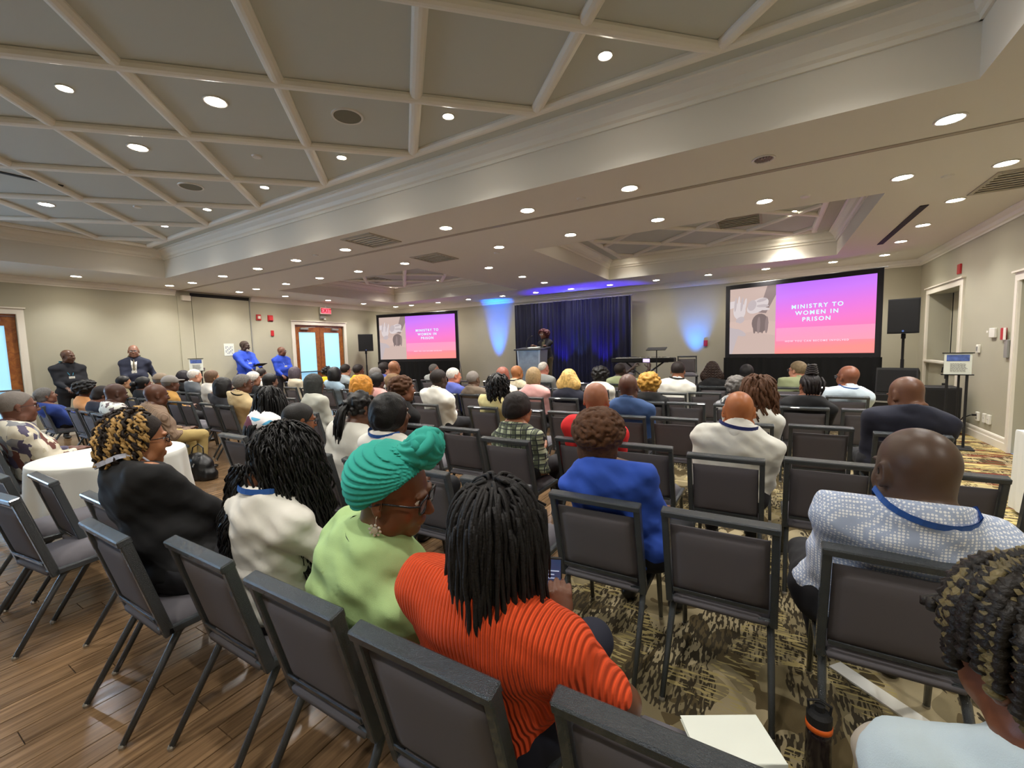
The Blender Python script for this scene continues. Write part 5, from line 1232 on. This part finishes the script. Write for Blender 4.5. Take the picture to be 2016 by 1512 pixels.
# second row
aud('woman with short curly auburn brown hair in a royal blue blouse','woman in the royal blue blouse',(-.72,1.94),(-.74,2.10,1.28),q=2,g=1.2,s=1.02,hs=1.12,sk='#7a4e34',hair=('balls',BRN,dict(n=1100,r=.0082,rx=.116,ry=.126,rz=.104,back=.085)),top=BLUE,sleeve='long',fold=.009,dx=.13)
aud('large bald man in a white and blue dotted shirt with a blue lanyard','man in the dotted shirt',(.41,1.85),(.455,2.02,1.285),q=2,g=1.62,s=1.0,hs=1.34,sk='#4f3a2c',yaw=20,pitch=-6,fat=True,hair=('short',STUB,dict(t=.0025)),top=DOTS,sleeve='short',lan=LAN,dx=-.02,nkw=1.22)
aud('woman with glossy black cropped hair in a white tee','woman with glossy cropped hair',(-2.34,1.94),(-2.28,2.12,1.31),q=1,g=1.15,hs=1.16,sk='#5c3a28',yaw=-20,hair=('bob',BLACKH,dict(L=.0,w=.098)),top=CREAM,sleeve='short',lan=LAN)
aud('woman with curly black hair tied low, in a white blouse','woman with curly black tied hair',(-2.95,1.94),(-2.80,2.33,1.29),q=1,g=1.25,hs=1.12,sk='#5c3a28',yaw=-15,pitch=-12,hair=(h_longpony,BLACKH),top=WSH,sleeve='long')
aud('woman in black with glasses and slicked ponytail, chin on hand','woman with the slicked ponytail',(-3.52,1.94),(-3.33,2.12,1.20),q=1,g=1.25,hs=1.16,sk='#8a5434',yaw=-12,pitch=-8,hair=(h_pony,PONY),top=BLKC,sleeve='long',gl='big',wr=(-3.13,2.38,.93),wl=(-3.35,2.45,.78),handdir=(None,(-.3,.1,.6)),curl=.8)
r_js=aud('woman with very long straight black hair in a white and blue print jersey','woman in the print jersey',(-4.30,2.05),(-4.33,2.48,1.28),q=1,g=1.05,hs=1.12,sk='#5c3a28',yaw=-12,pitch=-18,hair=('strands',BLACKH,dict(n=220,L=.52,rad=.006,seed=51,style='straight',spread=.010,nseg=12,cap=.010,sides=4,back=.3)),top=JERS,sleeve='long')
back_locks(r_js,70,-.20,.06,.55,.75,BLACKH,8,rad=.009,wave=.003)
# third row
aud('shiny bald man in a white shirt with a blue lanyard and glasses','bald man in the white shirt',(-.23,3.05),(-.165,3.32,1.27),q=2,g=1.4,s=1.02,hs=1.16,sk='#b06a3c',yaw=8,top=WSH,sleeve='long',collar=WSH,lan=mat('lanyard_navy','#222f70',.6),gl=True,fold=.008,fat=True,nkw=1.08)
aud('young man with dark hair in a sage plaid shirt','young man in the plaid shirt',(-1.84,2.93),(-1.88,3.2,1.22),q=1,g=1.0,hs=1.16,sk='#9a6648',yaw=-14,pitch=6,hair=('bob',DKB,dict(L=-.045,w=.090)),top=PLAID,sleeve='long',collar=PLAID,fold=.009)
aud('bald man in a bright red shirt behind the curly auburn hair','man in the red shirt',(-1.27,3.18),(-1.21,3.36,1.31),q=1,g=1.3,hs=1.2,sk='#a26648',hair=('short',STUB,dict(t=.002,front=.06)),top=RED,sleeve='long')
aud('woman with short reddish brown hair beside the man in the white shirt','woman with reddish brown hair',(-3.58,3.2),(-3.41,3.36,1.35),q=1,g=1.1,hs=1.18,sk='#7a4c34',yaw=-20,hair=('balls',BRN,dict(n=200,r=.016,rx=.09,ry=.108,rz=.09)),top=BLKC)
aud('woman with cropped orange-blond hair','woman with orange-blond hair',(-4.12,3.2),(-4.06,3.37,1.34),q=1,g=1.05,hs=1.16,sk='#a87050',yaw=-10,hair=('bob',ORNG,dict(L=.0,w=.098,ridge=.004)),top=WSH)
aud('woman with long dark hair in a light grey jacket, hands in her lap','woman in the light grey jacket',(-5.05,3.3),(-5.33,3.62,1.33),q=1,g=1.05,hs=1.14,sk='#5c3a28',hair=('bob',GREYDK,dict(L=.10,w=.098)),top=LGREY,dx=-.2,dy=.35)
aud('bald man in a brown ribbed sweater and khaki trousers at the aisle','man in the brown sweater and khakis',(-7.0,2.14),(-6.93,2.42,1.27),q=1,g=1.3,s=1.05,hs=1.2,sk='#553322',yaw=-4,pitch=-6,top=SWEAT,legs=KHAKI,collar=SWEAT,hair=('short',STUB,dict(t=.002)),wl=(-7.08,2.72,.62),wr=(-6.88,2.72,.62))
aud('man in a beige shirt with grey hair and glasses','man in the beige shirt',(-7.09,3.29),(-6.85,3.46,1.33),q=1,g=1.2,hs=1.18,sk='#5c3a2a',yaw=-8,hair=('short',GRY,dict(t=.008)),top=BEIGE,gl=True,lan=BLK,collar=BEIGE)
aud('woman with a round black bob in a dark jacket','woman with the round black bob',(-7.72,3.34),(-7.45,3.47,1.27),q=1,g=1.15,hs=1.18,sk='#5c3a28',hair=('bob',BLACKH,dict(L=.07,w=.108)),top=CHARC)
aud('man in a white beaded shirt with close-cropped hair leaning forward','man in the white beaded shirt',(-7.95,2.10),(-8.0,2.34,1.265),q=1,g=1.25,s=1.05,hs=1.2,sk='#4a2f24',pitch=-12,hair=('short',STUB,dict(t=.003)),top=CHECK)
aud('woman in navy with her head bent beside the apricot top','bent woman in navy',(-8.55,2.12),(-8.62,2.4,1.19),q=0,g=1,hs=1.1,sk='#6a4230',pitch=-30,hair=('short',DKB,dict(t=.012,nape=1)),top=NAVY)
aud('woman with a round black afro in an apricot top with a dark strap','woman in the apricot top',(-9.3,2.15),(-9.2,2.32,1.285),q=1,g=1.15,hs=1.1,sk='#6a4230',hair=('balls',BLACKH,dict(n=150,r=.022,rx=.12,ry=.13,rz=.10)),top=ORT)
aud('woman with grey hair in a low bun and a blue jacket, leaning back','woman with the grey bun',(-10.5,2.05),(-10.45,2.08,1.16),q=1,g=1.15,hs=1.12,sk='#7a503c',pitch=14,hair=(h_lowbun,GRY),top=BLUE2)
aud('man in a grey flat cap and mustard jacket','man in the flat cap',(-9.3,3.2),(-9.15,3.4,1.29),q=0,g=1.1,hs=1.15,sk='#5c3a2a',hair=(h_cap,cloth('grey_cap','#85807a')),top=cloth('mustard_jacket','#b88a44'))
aud('woman in dark clothes with braided hair pulled back, left of the brown sweater','woman with pulled-back braids',(-10.6,3.28),(-10.6,3.5,1.25),q=0,g=1.05,hs=1.15,sk='#6a4230',hair=(h_lowbun,BLACKH),top=BLKC)
aud('man in a tan cap beside the white sign stand','man in the tan cap',(-10.0,3.28),(-9.85,3.52,1.32),q=0,g=1.05,hs=1.12,sk='#8a5c40',hair=(h_cap,cloth('tan_cap','#8c7c68')),top=BROWN)
aud('person with short black hair in front of the man in the navy suit','person with short black hair by the wall',(-11.7,3.3),(-11.6,3.5,1.26),q=0,hs=1.1,sk='#a87c5c',hair=('short',BLACKH,dict(t=.010)),top=cloth('khaki_jacket','#7a7256'))
# fourth row
aud('bald man in a blue blazer in the middle of the right block','man in the blue blazer',(-1.30,4.45),(-1.31,4.66,1.30),q=1,g=1.35,hs=1.2,sk='#5a3a2c',top=BSUIT,collar=BSUIT,hair=('short',STUB,dict(t=.002)))
aud('man with a thinning crown in a white shirt','man with the thinning crown in white',(-4.1,4.46),(-4.0,4.65,1.345),q=1,g=1.35,s=1.05,hs=1.18,sk='#3c2a22',yaw=-10,hair=('short',DKB,dict(t=.006)),top=WSH,collar=WSH)
aud('woman with thick black curls in a pale yellow blouse','woman in the pale yellow blouse',(-3.15,4.5),(-3.02,4.68,1.27),q=1,g=1.05,hs=1.14,sk='#6a4230',hair=('strands',BLACKH,dict(n=120,L=.20,rad=.012,seed=61,style='curl',spread=.018,nseg=9,cap=.016)),top=cloth('pale_yellow','#d8cc90'))
aud('woman with long wavy brown hair in a white cardigan','woman with long wavy brown hair',(-.17,4.40),(-.055,4.66,1.265),q=1,g=1.1,hs=1.14,sk='#c49478',yaw=-30,pitch=-12,hair=('strands',BRN,dict(n=170,L=.26,rad=.011,seed=71,style='wave',spread=.02,nseg=10,cap=.016)),top=WSH)
aud('bald man in a dark navy jacket looking down at right','man in the navy jacket',(.96,4.34),(.95,4.62,1.29),q=1,g=1.5,s=1.04,hs=1.22,sk='#6a4632',yaw=30,pitch=-16,top=NAVY,fat=True,hair=('short',STUB,dict(t=.002)))
aud('woman in a pink blouse with her hand to her face','woman in the pink blouse',(-5.75,4.9),(-5.75,5.1,1.255),q=0,g=1.05,hs=1.14,sk='#4a2f24',hair=('short',BLACKH,dict(t=.016,nape=1)),top=PINK2,wr=(-5.65,5.4,.98),curl=.8)
aud('white-haired man facing the stage near the left wall','white-haired man by the left wall',(-9.0,4.5),(-8.8,4.66,1.29),q=0,hs=1.16,sk='#9a6c54',hair=('short',WHT,dict(t=.012)),top=BLKC)
aud('person in a black knit cap with a bare face in profile','person in the black knit cap',(-8.4,4.45),(-8.22,4.66,1.255),q=0,hs=1.2,sk='#6a4a3a',hair=('short',BLACKH,dict(t=.014,nape=1)),top=BLKC)
aud('white-haired man in a grey suit jacket','man in the grey suit jacket',(-10.95,4.25),(-10.75,4.45,1.35),q=0,hs=1.2,g=1.15,sk='#c08a70',hair=('short',WHT,dict(t=.006)),top=cloth('mid_grey_suit','#5c6064'),collar=WSH)
aud('woman in a black beret and black coat near the left wall','woman in the black beret',(-11.6,4.37),(-11.5,4.55,1.31),q=0,hs=1.2,sk='#4a3024',hair=('bob',hairm('cap_black','#17121a'),dict(L=-.02,w=.10)),top=BLKC)
aud('brown-haired person behind the round black bob','brown-haired person by the wall',(-10.25,4.2),(-10.1,4.5,1.32),q=0,hs=1.2,sk='#b0805e',hair=('short',hairm('light_brown','#5e4632'),dict(t=.014,nape=1)),top=CREAM)
# fifth row
aud('woman with blond hair to her collar in a navy dress','woman with collar-length blond hair',(-2.56,5.72),(-2.54,5.9,1.275),q=1,g=1.1,hs=1.18,sk='#8a5c40',hair=('bob',BLOND,dict(L=.055,w=.125,flare=.06,ridge=.003)),top=NAVY)
aud('woman with smooth sandy hair in a pink shirt','woman in the pink shirt',(-3.09,5.66),(-3.12,5.87,1.305),q=1,g=1.15,hs=1.16,sk='#c4906e',hair=('bob',STRAW,dict(L=.03,w=.092)),top=PINK)
aud('man with close-cropped hair in a taupe suit','man in the taupe suit',(-4.27,5.76),(-4.31,5.9,1.25),q=1,g=1.3,hs=1.2,sk='#5c4434',hair=('short',GSTUB,dict(t=.003)),top=GSUIT,collar=GSUIT)
aud('ruddy man with white hair in a periwinkle polo','man in the periwinkle polo',(-4.78,5.76),(-4.73,5.9,1.305),q=1,g=1.15,hs=1.18,sk='#c07a60',yaw=-25,hair=('short',WHT,dict(t=.004)),top=POLO)
aud('bald man in a white polo left of the podium','bald man in the white polo',(-3.72,5.72),(-3.72,5.92,1.325),q=0,g=1.2,hs=1.22,sk='#8a5040',top=WSH,collar=WSH)
aud('woman with a rounded curly golden blond crop','woman with the golden curls',(-1.36,5.69),(-1.37,5.9,1.225),q=1,g=1.05,hs=1.16,sk='#6a4230',hair=('balls',GOLD,dict(n=170,r=.022,rx=.112,ry=.115,rz=.105,back=.03)),top=BLKC)
aud('woman with grey curls and a patterned scarf','woman with grey curls',(-.33,5.70),(-.33,6.02,1.185),q=0,hs=1.1,sk='#6a4a3a',hair=('balls',GRY,dict(n=110,r=.018)),top=FLOR)
aud('woman with cornrows gathered in a bun on top in a black jacket','woman with the braided bun',(.36,5.73),(.42,5.9,1.235),q=1,g=1.2,hs=1.14,sk='#7a4c34',yaw=18,hair=(h_bunbraids,hairm('cornrow','#1c1414')),top=BLKC)
aud('woman with a dark bob in a chambray shirt near the double doors','woman in the chambray shirt',(-8.1,5.78),(-7.95,5.9,1.315),q=0,g=1.15,hs=1.22,sk='#5c3a28',hair=('bob',BLACKH,dict(L=.05,w=.108)),top=LBLUE)
aud('woman with purplish grey hair in a cream jacket near the double doors','woman with purplish grey hair',(-9.4,5.78),(-9.5,5.98,1.32),q=0,hs=1.2,sk='#8a6450',hair=('bob',PURP,dict(L=.04,w=.10)),top=cloth('cream_jacket','#c0b49c'))
aud('broad bald man in a tan jacket near the left screen','man in the tan jacket',(-6.85,6.35),(-6.85,6.55,1.425),q=0,g=1.25,s=1.1,hs=1.22,sk='#8a5c40',top=cloth('tan_jacket','#7d6448'),hair=('short',STUB,dict(t=.002)))
aud('grey-haired woman in profile left of the tan jacket','grey-haired woman in profile',(-6.75,5.75),(-6.75,5.95,1.30),q=0,hs=1.16,sk='#5c4234',hair=('short',GRY,dict(t=.014,nape=1)),top=FLOR)
aud('person between the white-haired man and the knit cap','person far left between heads',(-10.9,5.8),(-10.85,5.95,1.28),q=0,hs=1.1,sk='#7a5440',hair=('short',DKB,dict(t=.01)),top=CREAM)
# sixth row
aud('man with glasses and a greying head in a pale blue shirt','man in the pale blue shirt',(.90,6.99),(.93,7.2,1.262),q=1,g=1.35,hs=1.26,sk='#7a4a34',yaw=35,gl=True,hair=('short',STUB,dict(t=.002)),top=PALEB,collar=PALEB,lan=LAN)
aud('short-haired man in a white shirt looking down before the blue wall light','man in white below the blue wall light',(-1.27,6.85),(-1.22,7.2,1.33),q=1,g=1.35,hs=1.2,sk='#8a5c44',pitch=-12,hair=('short',DKB,dict(t=.008)),top=WSH,collar=WSH,lan=BLK)
aud('woman with a black curly mane in a white cardigan','woman with the black curly mane',(-2.52,6.98),(-2.5,7.18,1.255),q=0,g=1.1,hs=1.18,sk='#4a2f24',hair=('balls',BLACKH,dict(n=130,r=.024,rx=.11,ry=.12,rz=.10,back=.09)),top=WSH)
aud('bald man with a light brown head in a cream knit in front of the podium','man in the cream knit',(-4.2,7.0),(-4.2,7.2,1.285),q=0,g=1.15,hs=1.22,sk='#a0683e',yaw=-20,top=BEADS,lan=BLK)
aud('man in a yellow top in profile near the left loudspeaker','person in the yellow top',(-8.75,7.0),(-8.72,7.15,1.325),q=0,hs=1.22,sk='#6a4230',yaw=-10,hair=('short',DKB,dict(t=.012)),top=YEL)
aud('young man with glasses in a grey tee beside the double doors','young man in the grey tee',(-9.3,7.0),(-9.2,7.15,1.33),q=0,hs=1.22,sk='#c4907a',gl=True,hair=('short',DKB,dict(t=.012)),top=cloth('grey_tee','#9aa4aa'))
aud('bearded man with dark hair in a blue shirt in front of the left screen','bearded man in blue',(-8.0,7.05),(-7.85,7.2,1.365),q=0,g=1.15,hs=1.26,sk='#c49078',yaw=-20,hair=('short',DKB,dict(t=.014,nape=1)),beard=DKB,top=POLO)
aud('woman with a black bun in a mustard top beyond the dark bob','woman in mustard with the black bun',(-9.9,6.9),(-9.85,7.1,1.27),q=0,hs=1.16,sk='#5c3a28',hair=('balls',BLACKH,dict(n=60,r=.022)),top=YEL)
# seventh row
aud('pink-headed balding man in a grey shirt right in front of the podium','balding man in grey by the podium',(-4.2,8.25),(-4.22,8.4,1.305),q=0,g=1.25,hs=1.25,sk='#d08a78',yaw=-10,hair=('short',WHT,dict(t=.003,front=.06)),top=cloth('grey_shirt','#a3a6a4'))
aud('balding man in a grey shirt in front of the left screen','balding man below the left screen',(-7.55,8.35),(-7.45,8.5,1.275),q=0,g=1.15,hs=1.25,sk='#b07862',yaw=-15,hair=('short',GRY,dict(t=.004,front=.05)),top=cloth('pale_grey_shirt','#b8bcb8'))
aud('woman with a tall mass of brown braids below the blue wall light','woman with the tall brown braids',(-.80,8.10),(-.85,8.4,1.255),q=1,g=1.0,hs=1.2,sk='#6a4230',hair=('bob',WAVEB,dict(L=.08,w=.13,flare=.05,top=.02,horiz=True,ridge=.005,freq=90)),top=BLKC)
aud('person in a close dark cap in front of the right screen skirt','person in the dark cap',(-.31,8.15),(-.31,8.4,1.225),q=0,hs=1.2,sk='#4a3024',hair=('short',hairm('skull_cap','#1d1b1c'),dict(t=.012,nape=1)),top=BLKC)
aud('older man with brown-grey hair in a sage green jacket turned left','man in the sage jacket',(.28,8.2),(.43,8.42,1.275),q=1,g=1.15,hs=1.2,sk='#c89078',yaw=50,gl=True,hair=('short',hairm('ash','#7c6a50'),dict(t=.009)),top=OLIVE,collar=OLIVE)
r_ph=aud('man in a sage shirt holding up a phone to photograph the stage','man photographing with a phone',(-2.56,8.25),(-2.52,8.4,1.265),q=0,g=1.15,hs=1.2,sk='#3c2a22',yaw=-20,hair=('short',DKB,dict(t=.006)),top=OLIVE,wl=(-2.20,8.72,1.26),wr=(-2.02,8.70,1.16),curl=.9,handdir=((.3,.3,.6),(-.1,.3,.8)))
e=empty('smartphone',(-2.10,8.80,1.30),-.2,'smartphone raised sideways by the man photographing the stage','phone'); MB().box((0,0,0),(.16,.010,.078),bev=.004).build('case',BLK,e); MB().box((0,-.006,0),(.14,.002,.066)).build('screen',mat('phone_display','#000000',.3,emit='#b9a4e8',estr=1.0),e)
# ------------------------------------------------------------------ people standing
WB=cloth('cobalt_shirt','#2546b8')
def stand(label,x,y,z,by,**k): return person(label,(x,y),(x+k.pop('hx',0),y+k.pop('hy',0),z),standing=True,body_yaw=by,grp='men standing along the left wall',**k)
stand('bald man in a black jacket and turquoise lanyard standing by the left wall',-12.55,2.93,1.84,-90,q=1,g=1.25,s=1.06,hs=1.12,sk='#5c3f30',yaw=28,pitch=-2,top=cloth('black_jacket','#14161e'),lan=mat('lanyard_teal','#3a8ea8',.6),wl=(-12.25,3.12,1.05),wr=(-12.25,2.8,1.05))
stand('man in a navy suit, white shirt, tie and glasses standing by the left wall',-12.55,4.02,1.93,-115,q=1,g=1.22,s=1.10,hs=1.10,sk='#8a6250',yaw=5,gl=True,top=NSUIT,open_jacket=(WSH,cloth('taupe_tie','#6e6450')),lan=mat('lanyard_olive','#7a7a60',.6),wl=(-12.3,4.3,1.1),wr=(-12.3,3.75,1.1))
r_b=stand('bearded man in a cobalt shirt reading a tablet by the pocket door',-12.5,6.45,2.03,-80,q=1,g=1.3,s=1.16,hs=1.05,sk='#3c2c26',yaw=20,pitch=-2,hair=('short',STUB,dict(t=.004)),beard=WHT,top=WB,lan=mat('lanyard_lightblue','#8fa8e0',.6),wl=(-12.05,6.62,1.26),wr=(-12.02,6.35,1.24),curl=.9)
e=empty('tablet',(-11.93,6.52,1.36),math.radians(-80),'dark tablet in an open folio held by the bearded man in cobalt','tablet'); MB().box((0,0,0),(.30,.22,.012),rot=(.35,0,0),bev=.003).build('case',BLK,e); MB().box((0,0,.008),(.27,.19,.002),rot=(.35,0,0)).build('screen',mat('tablet_glass','#22242c',.15),e)
stand('shorter man in a cobalt shirt and white badge standing left of the double doors',-12.6,7.55,1.86,-85,q=1,g=1.3,s=1.06,hs=1.10,sk='#6a4434',yaw=25,gl=True,top=WB,lan=mat('lanyard_lightblue','#8fa8e0',.6),wl=(-12.3,7.75,1.02),wr=(-12.3,7.35,1.02))
person('woman with an auburn afro speaking at the podium in a dark jacket',(-5.22,10.62),(-5.27,10.55,2.10),z0=.44,standing=True,body_yaw=168,q=1,g=1.05,s=.98,hs=1.05,sk='#5c3a2c',yaw=-5,hair=('balls',hairm('auburn','#4a2024'),dict(n=190,r=.028,rx=.158,ry=.13,rz=.115,back=.09)),top=cloth('dark_jacket','#1c1a22'),open_jacket=(cloth('olive_blouse','#55503c'),None),legs=cloth('olive_trousers','#5a503a'),gl=True,wl=(-5.38,10.28,1.66),wr=(-5.12,10.28,1.66),grp='people on stage')
# ------------------------------------------------------------------ the remaining chairs, row by row
ROWS={'second row':(1.95,[-1.86,-1.30,-.17]),
'nearest row':(.775,[-3.04,-.15]),
'third row':(3.17,[-4.33,-3.04,-2.5,-.80,.33,.86,1.38]),
'fourth row':(4.48,[-5.35,-4.85,-3.71,-2.5,-1.97,-.80,.40]),
'fifth row':(5.72,[-5.35,-1.95,-.88,.92]),
'sixth row':(7.02,[-5.6,-5.0,-4.75,-3.6,-3.1,-1.95,-.81,.32]),
'seventh row':(8.25,[-6.2,-5.5,-4.8,-3.6,-3.1,-2.0,-1.4,.83]),
"left block's second row":(2.15,[-11.15]),
"left block's third row":(3.28,[-8.33,-8.81,-11.15]),
"left block's fourth row":(4.30,[-7.1,-7.75,-9.6,-12.1]),
"left block's fifth row":(5.78,[-7.4,-8.8,-10.2,-11.5]),
"left block's sixth row":(6.9,[-7.4,-10.5,-11.2]),
"left block's seventh row":(8.32,[-8.15,-8.8,-9.4])}
for nm,(y,xs) in ROWS.items():
    xs=sorted(xs); k=0
    for x in xs:
        if any(abs(x-a)<.43 and abs(y-b)<.35 for a,b in CH): continue
        CH.append((x,y)); chair(x,y,'empty black banquet chair, %s empty one from the left in the %s'%(O[k],nm),'empty banquet chairs'); k+=1
for (x,y,rz,l) in ((-3.68,.52,.12,'empty chair with a bluish lit rail, left of the woman with blonde-tipped twists'),(-4.40,.62,.05,'empty chair with a bluish lit rail at the left edge of the picture'),(-3.95,.75,0,'empty chair between the left edge and the white round table')):
    chair(x,y,l,'empty banquet chairs',rz=rz)
chair(-1.75,11.55,'grey chair standing at the back of the stage behind the keyboard','stage chairs',rz=math.pi+.2,z=.44); chair(-3.2,11.4,'grey chair on the stage left of the keyboard','stage chairs',rz=math.pi,z=.44)
# ------------------------------------------------------------------ small things near the camera
e=empty('notebook',(-.07,1.262,.478),.52,'pale grey-green notebook lying on the empty chair seat','notebook'); MB().box((0,0,.0125),(.225,.155,.002),bev=.0008).box((0,0,.001),(.225,.155,.002),bev=.0008).box((0,-.077,.007),(.225,.002,.013)).build('cover',CREAMP,e); MB().box((0,0,.0068),(.215,.148,.0095)).build('pages',mat('page_edges','#b9bfb2',.8),e)
e=empty('paper_sheet',(-.02,1.14,.472),.7,'white paper sheet sticking out under the notebook','paper'); MB().box((0,0,.0015),(.15,.20,.003)).build('sheet',WHITEP,e)
e=empty('paper_folder',(.47,2.37,0),.85,'white paper folder on the carpet under the dotted-shirt man\'s chair','paper'); MB().box((0,0,.004),(.08,.42,.008)).build('sheet',WHITEP,e)
e=empty('water_bottle',(.185,1.80,0),0,'black water bottle with an orange band standing on the carpet','bottle')
MB().lathe((0,0,0),[(0,0),(.038,0),(.041,.01),(.041,.17),(.036,.20),(0,.20)],20).build('body',mat('smoky_bottle','#1c1518',.15),e,smooth=True); MB().lathe((0,0,0),[(.037,.195),(.042,.197),(.042,.215),(.036,.218)],20).build('band',mat('orange_plastic','#d8601c',.4),e,smooth=True)
MB().lathe((0,0,0),[(.040,.218),(.040,.25),(.030,.262),(.016,.264),(.016,.285),(0,.287)],20).tube([(-.03,0,.25),(-.035,0,.29),(0,0,.305),(.035,0,.29),(.03,0,.25)],.005).build('cap',BLK,e)
def bag(x,y,w_,d_,h_,m,label,rz=0):
    e=empty('handbag',(x,y,0),rz,label,'bag'); s=SDF((-w_/2-.05,-d_/2-.05,-.02),(w_/2+.05,d_/2+.05,h_+.08),.014)
    s.el((0,0,h_*.42),(w_*.52,d_*.55,h_*.56),k=.02); s.cap((-w_*.38,0,.05),(w_*.38,0,.05),d_*.42,k=.05); s.cut((0,0,0),(0,0,-1)); s.disp(lambda a,b,c:.006*np.sin(a*60+c*40)*np.sin(c*50-b*30)); sdf_obj('body',s.mesh(),m,e)
    MB().tube([(-w_*.25,0,h_*.8),(-w_*.2,.02,h_*1.15),(0,.03,h_*1.28),(w_*.2,.02,h_*1.15),(w_*.25,0,h_*.8)],.008).build('handle',m,e)
    for k in range(3): MB().box((-w_*.2+k*w_*.2,-d_*.5,h_*(.3+.15*k)),(.02,.006,.05),rot=(0,.6,0)).build('zip_pull',CHROME,e)
BAGM=mat('black_leather','#0e0e10',.3,bump=.2,bscale=80)
bag(-6.45,2.62,.42,.26,.36,BAGM,'black handbag with bright buckles on the plank floor beside the khaki trousers',.3)
bag(-6.95,2.30,.34,.24,.26,BAGM,'black bag on the floor under the chair of the man in khakis',.1)
bag(-1.95,3.30,.36,.24,.30,BAGM,'black bag on the floor beside the young man in plaid',.5)
bag(-2.62,4.85,.30,.2,.26,BAGM,'black bag between the third and fourth rows',.5)
e=empty('smartphone',(.31,1.13,.60),.6,'dark phone on the lap of the woman in denim at the lower right','phone'); MB().box((0,0,0),(.08,.15,.009),rot=(.3,0,0),bev=.003).build('case',BLK,e)
# ------------------------------------------------------------------ stage uplights
def uplight(x,y,z,col,pw,label,tilt,size=34,yaw_=0,blend=.6):
    e=empty('uplight',(x,y,z),0,label,'light'); MB().lathe((0,0,0),[(0,0),(.09,0),(.095,.16),(.085,.165),(.08,.14),(0,.14)],20).build('can',BLK,e,mw=Matrix.Translation((0,0,.03))); MB().box((0,0,.015),(.2,.16,.03)).build('bracket',BLK,e)
    MB().lathe((0,0,.175),[(0,0),(.078,0)],20).build('lens',mat('led_'+label.split()[0],'#000000',.3,emit=col,estr=8),e)
    d=bpy.data.lights.new('uplight_lamp','SPOT'); d.energy=pw; d.color=lin(col); d.spot_size=math.radians(size); d.spot_blend=blend; d.shadow_soft_size=.05
    o=bpy.data.objects.new('uplight_lamp',d); C.objects.link(o); o.parent=e; o.location=(0,0,.22); v=Vector((math.sin(yaw_)*.0,math.sin(tilt),math.cos(tilt))); o.rotation_euler=v.to_track_quat('-Z','Y').to_euler()
uplight(-8.2,12.28,0,'#0068ff',UPL*22,'blue LED uplight on the floor between left screen and curtain',.22,28,blend=1)
uplight(-1.72,12.28,0,'#0078ff',UPL*60,'blue LED uplight on the floor left of the right screen',.15,34,blend=1)
uplight(-5.5,12.05,.44,'#3a20ff',UPL*3.0,'violet LED uplight at the back of the stage near the podium',.10,60)
uplight(-4.2,12.05,.44,'#4a30ff',UPL*3.0,'violet LED uplight at the back of the stage centre',.10,60)
uplight(-4.95,11.9,.44,'#7aa0ff',UPL*1.2,'pale LED uplight behind the podium aimed at the curtain',.30,40)
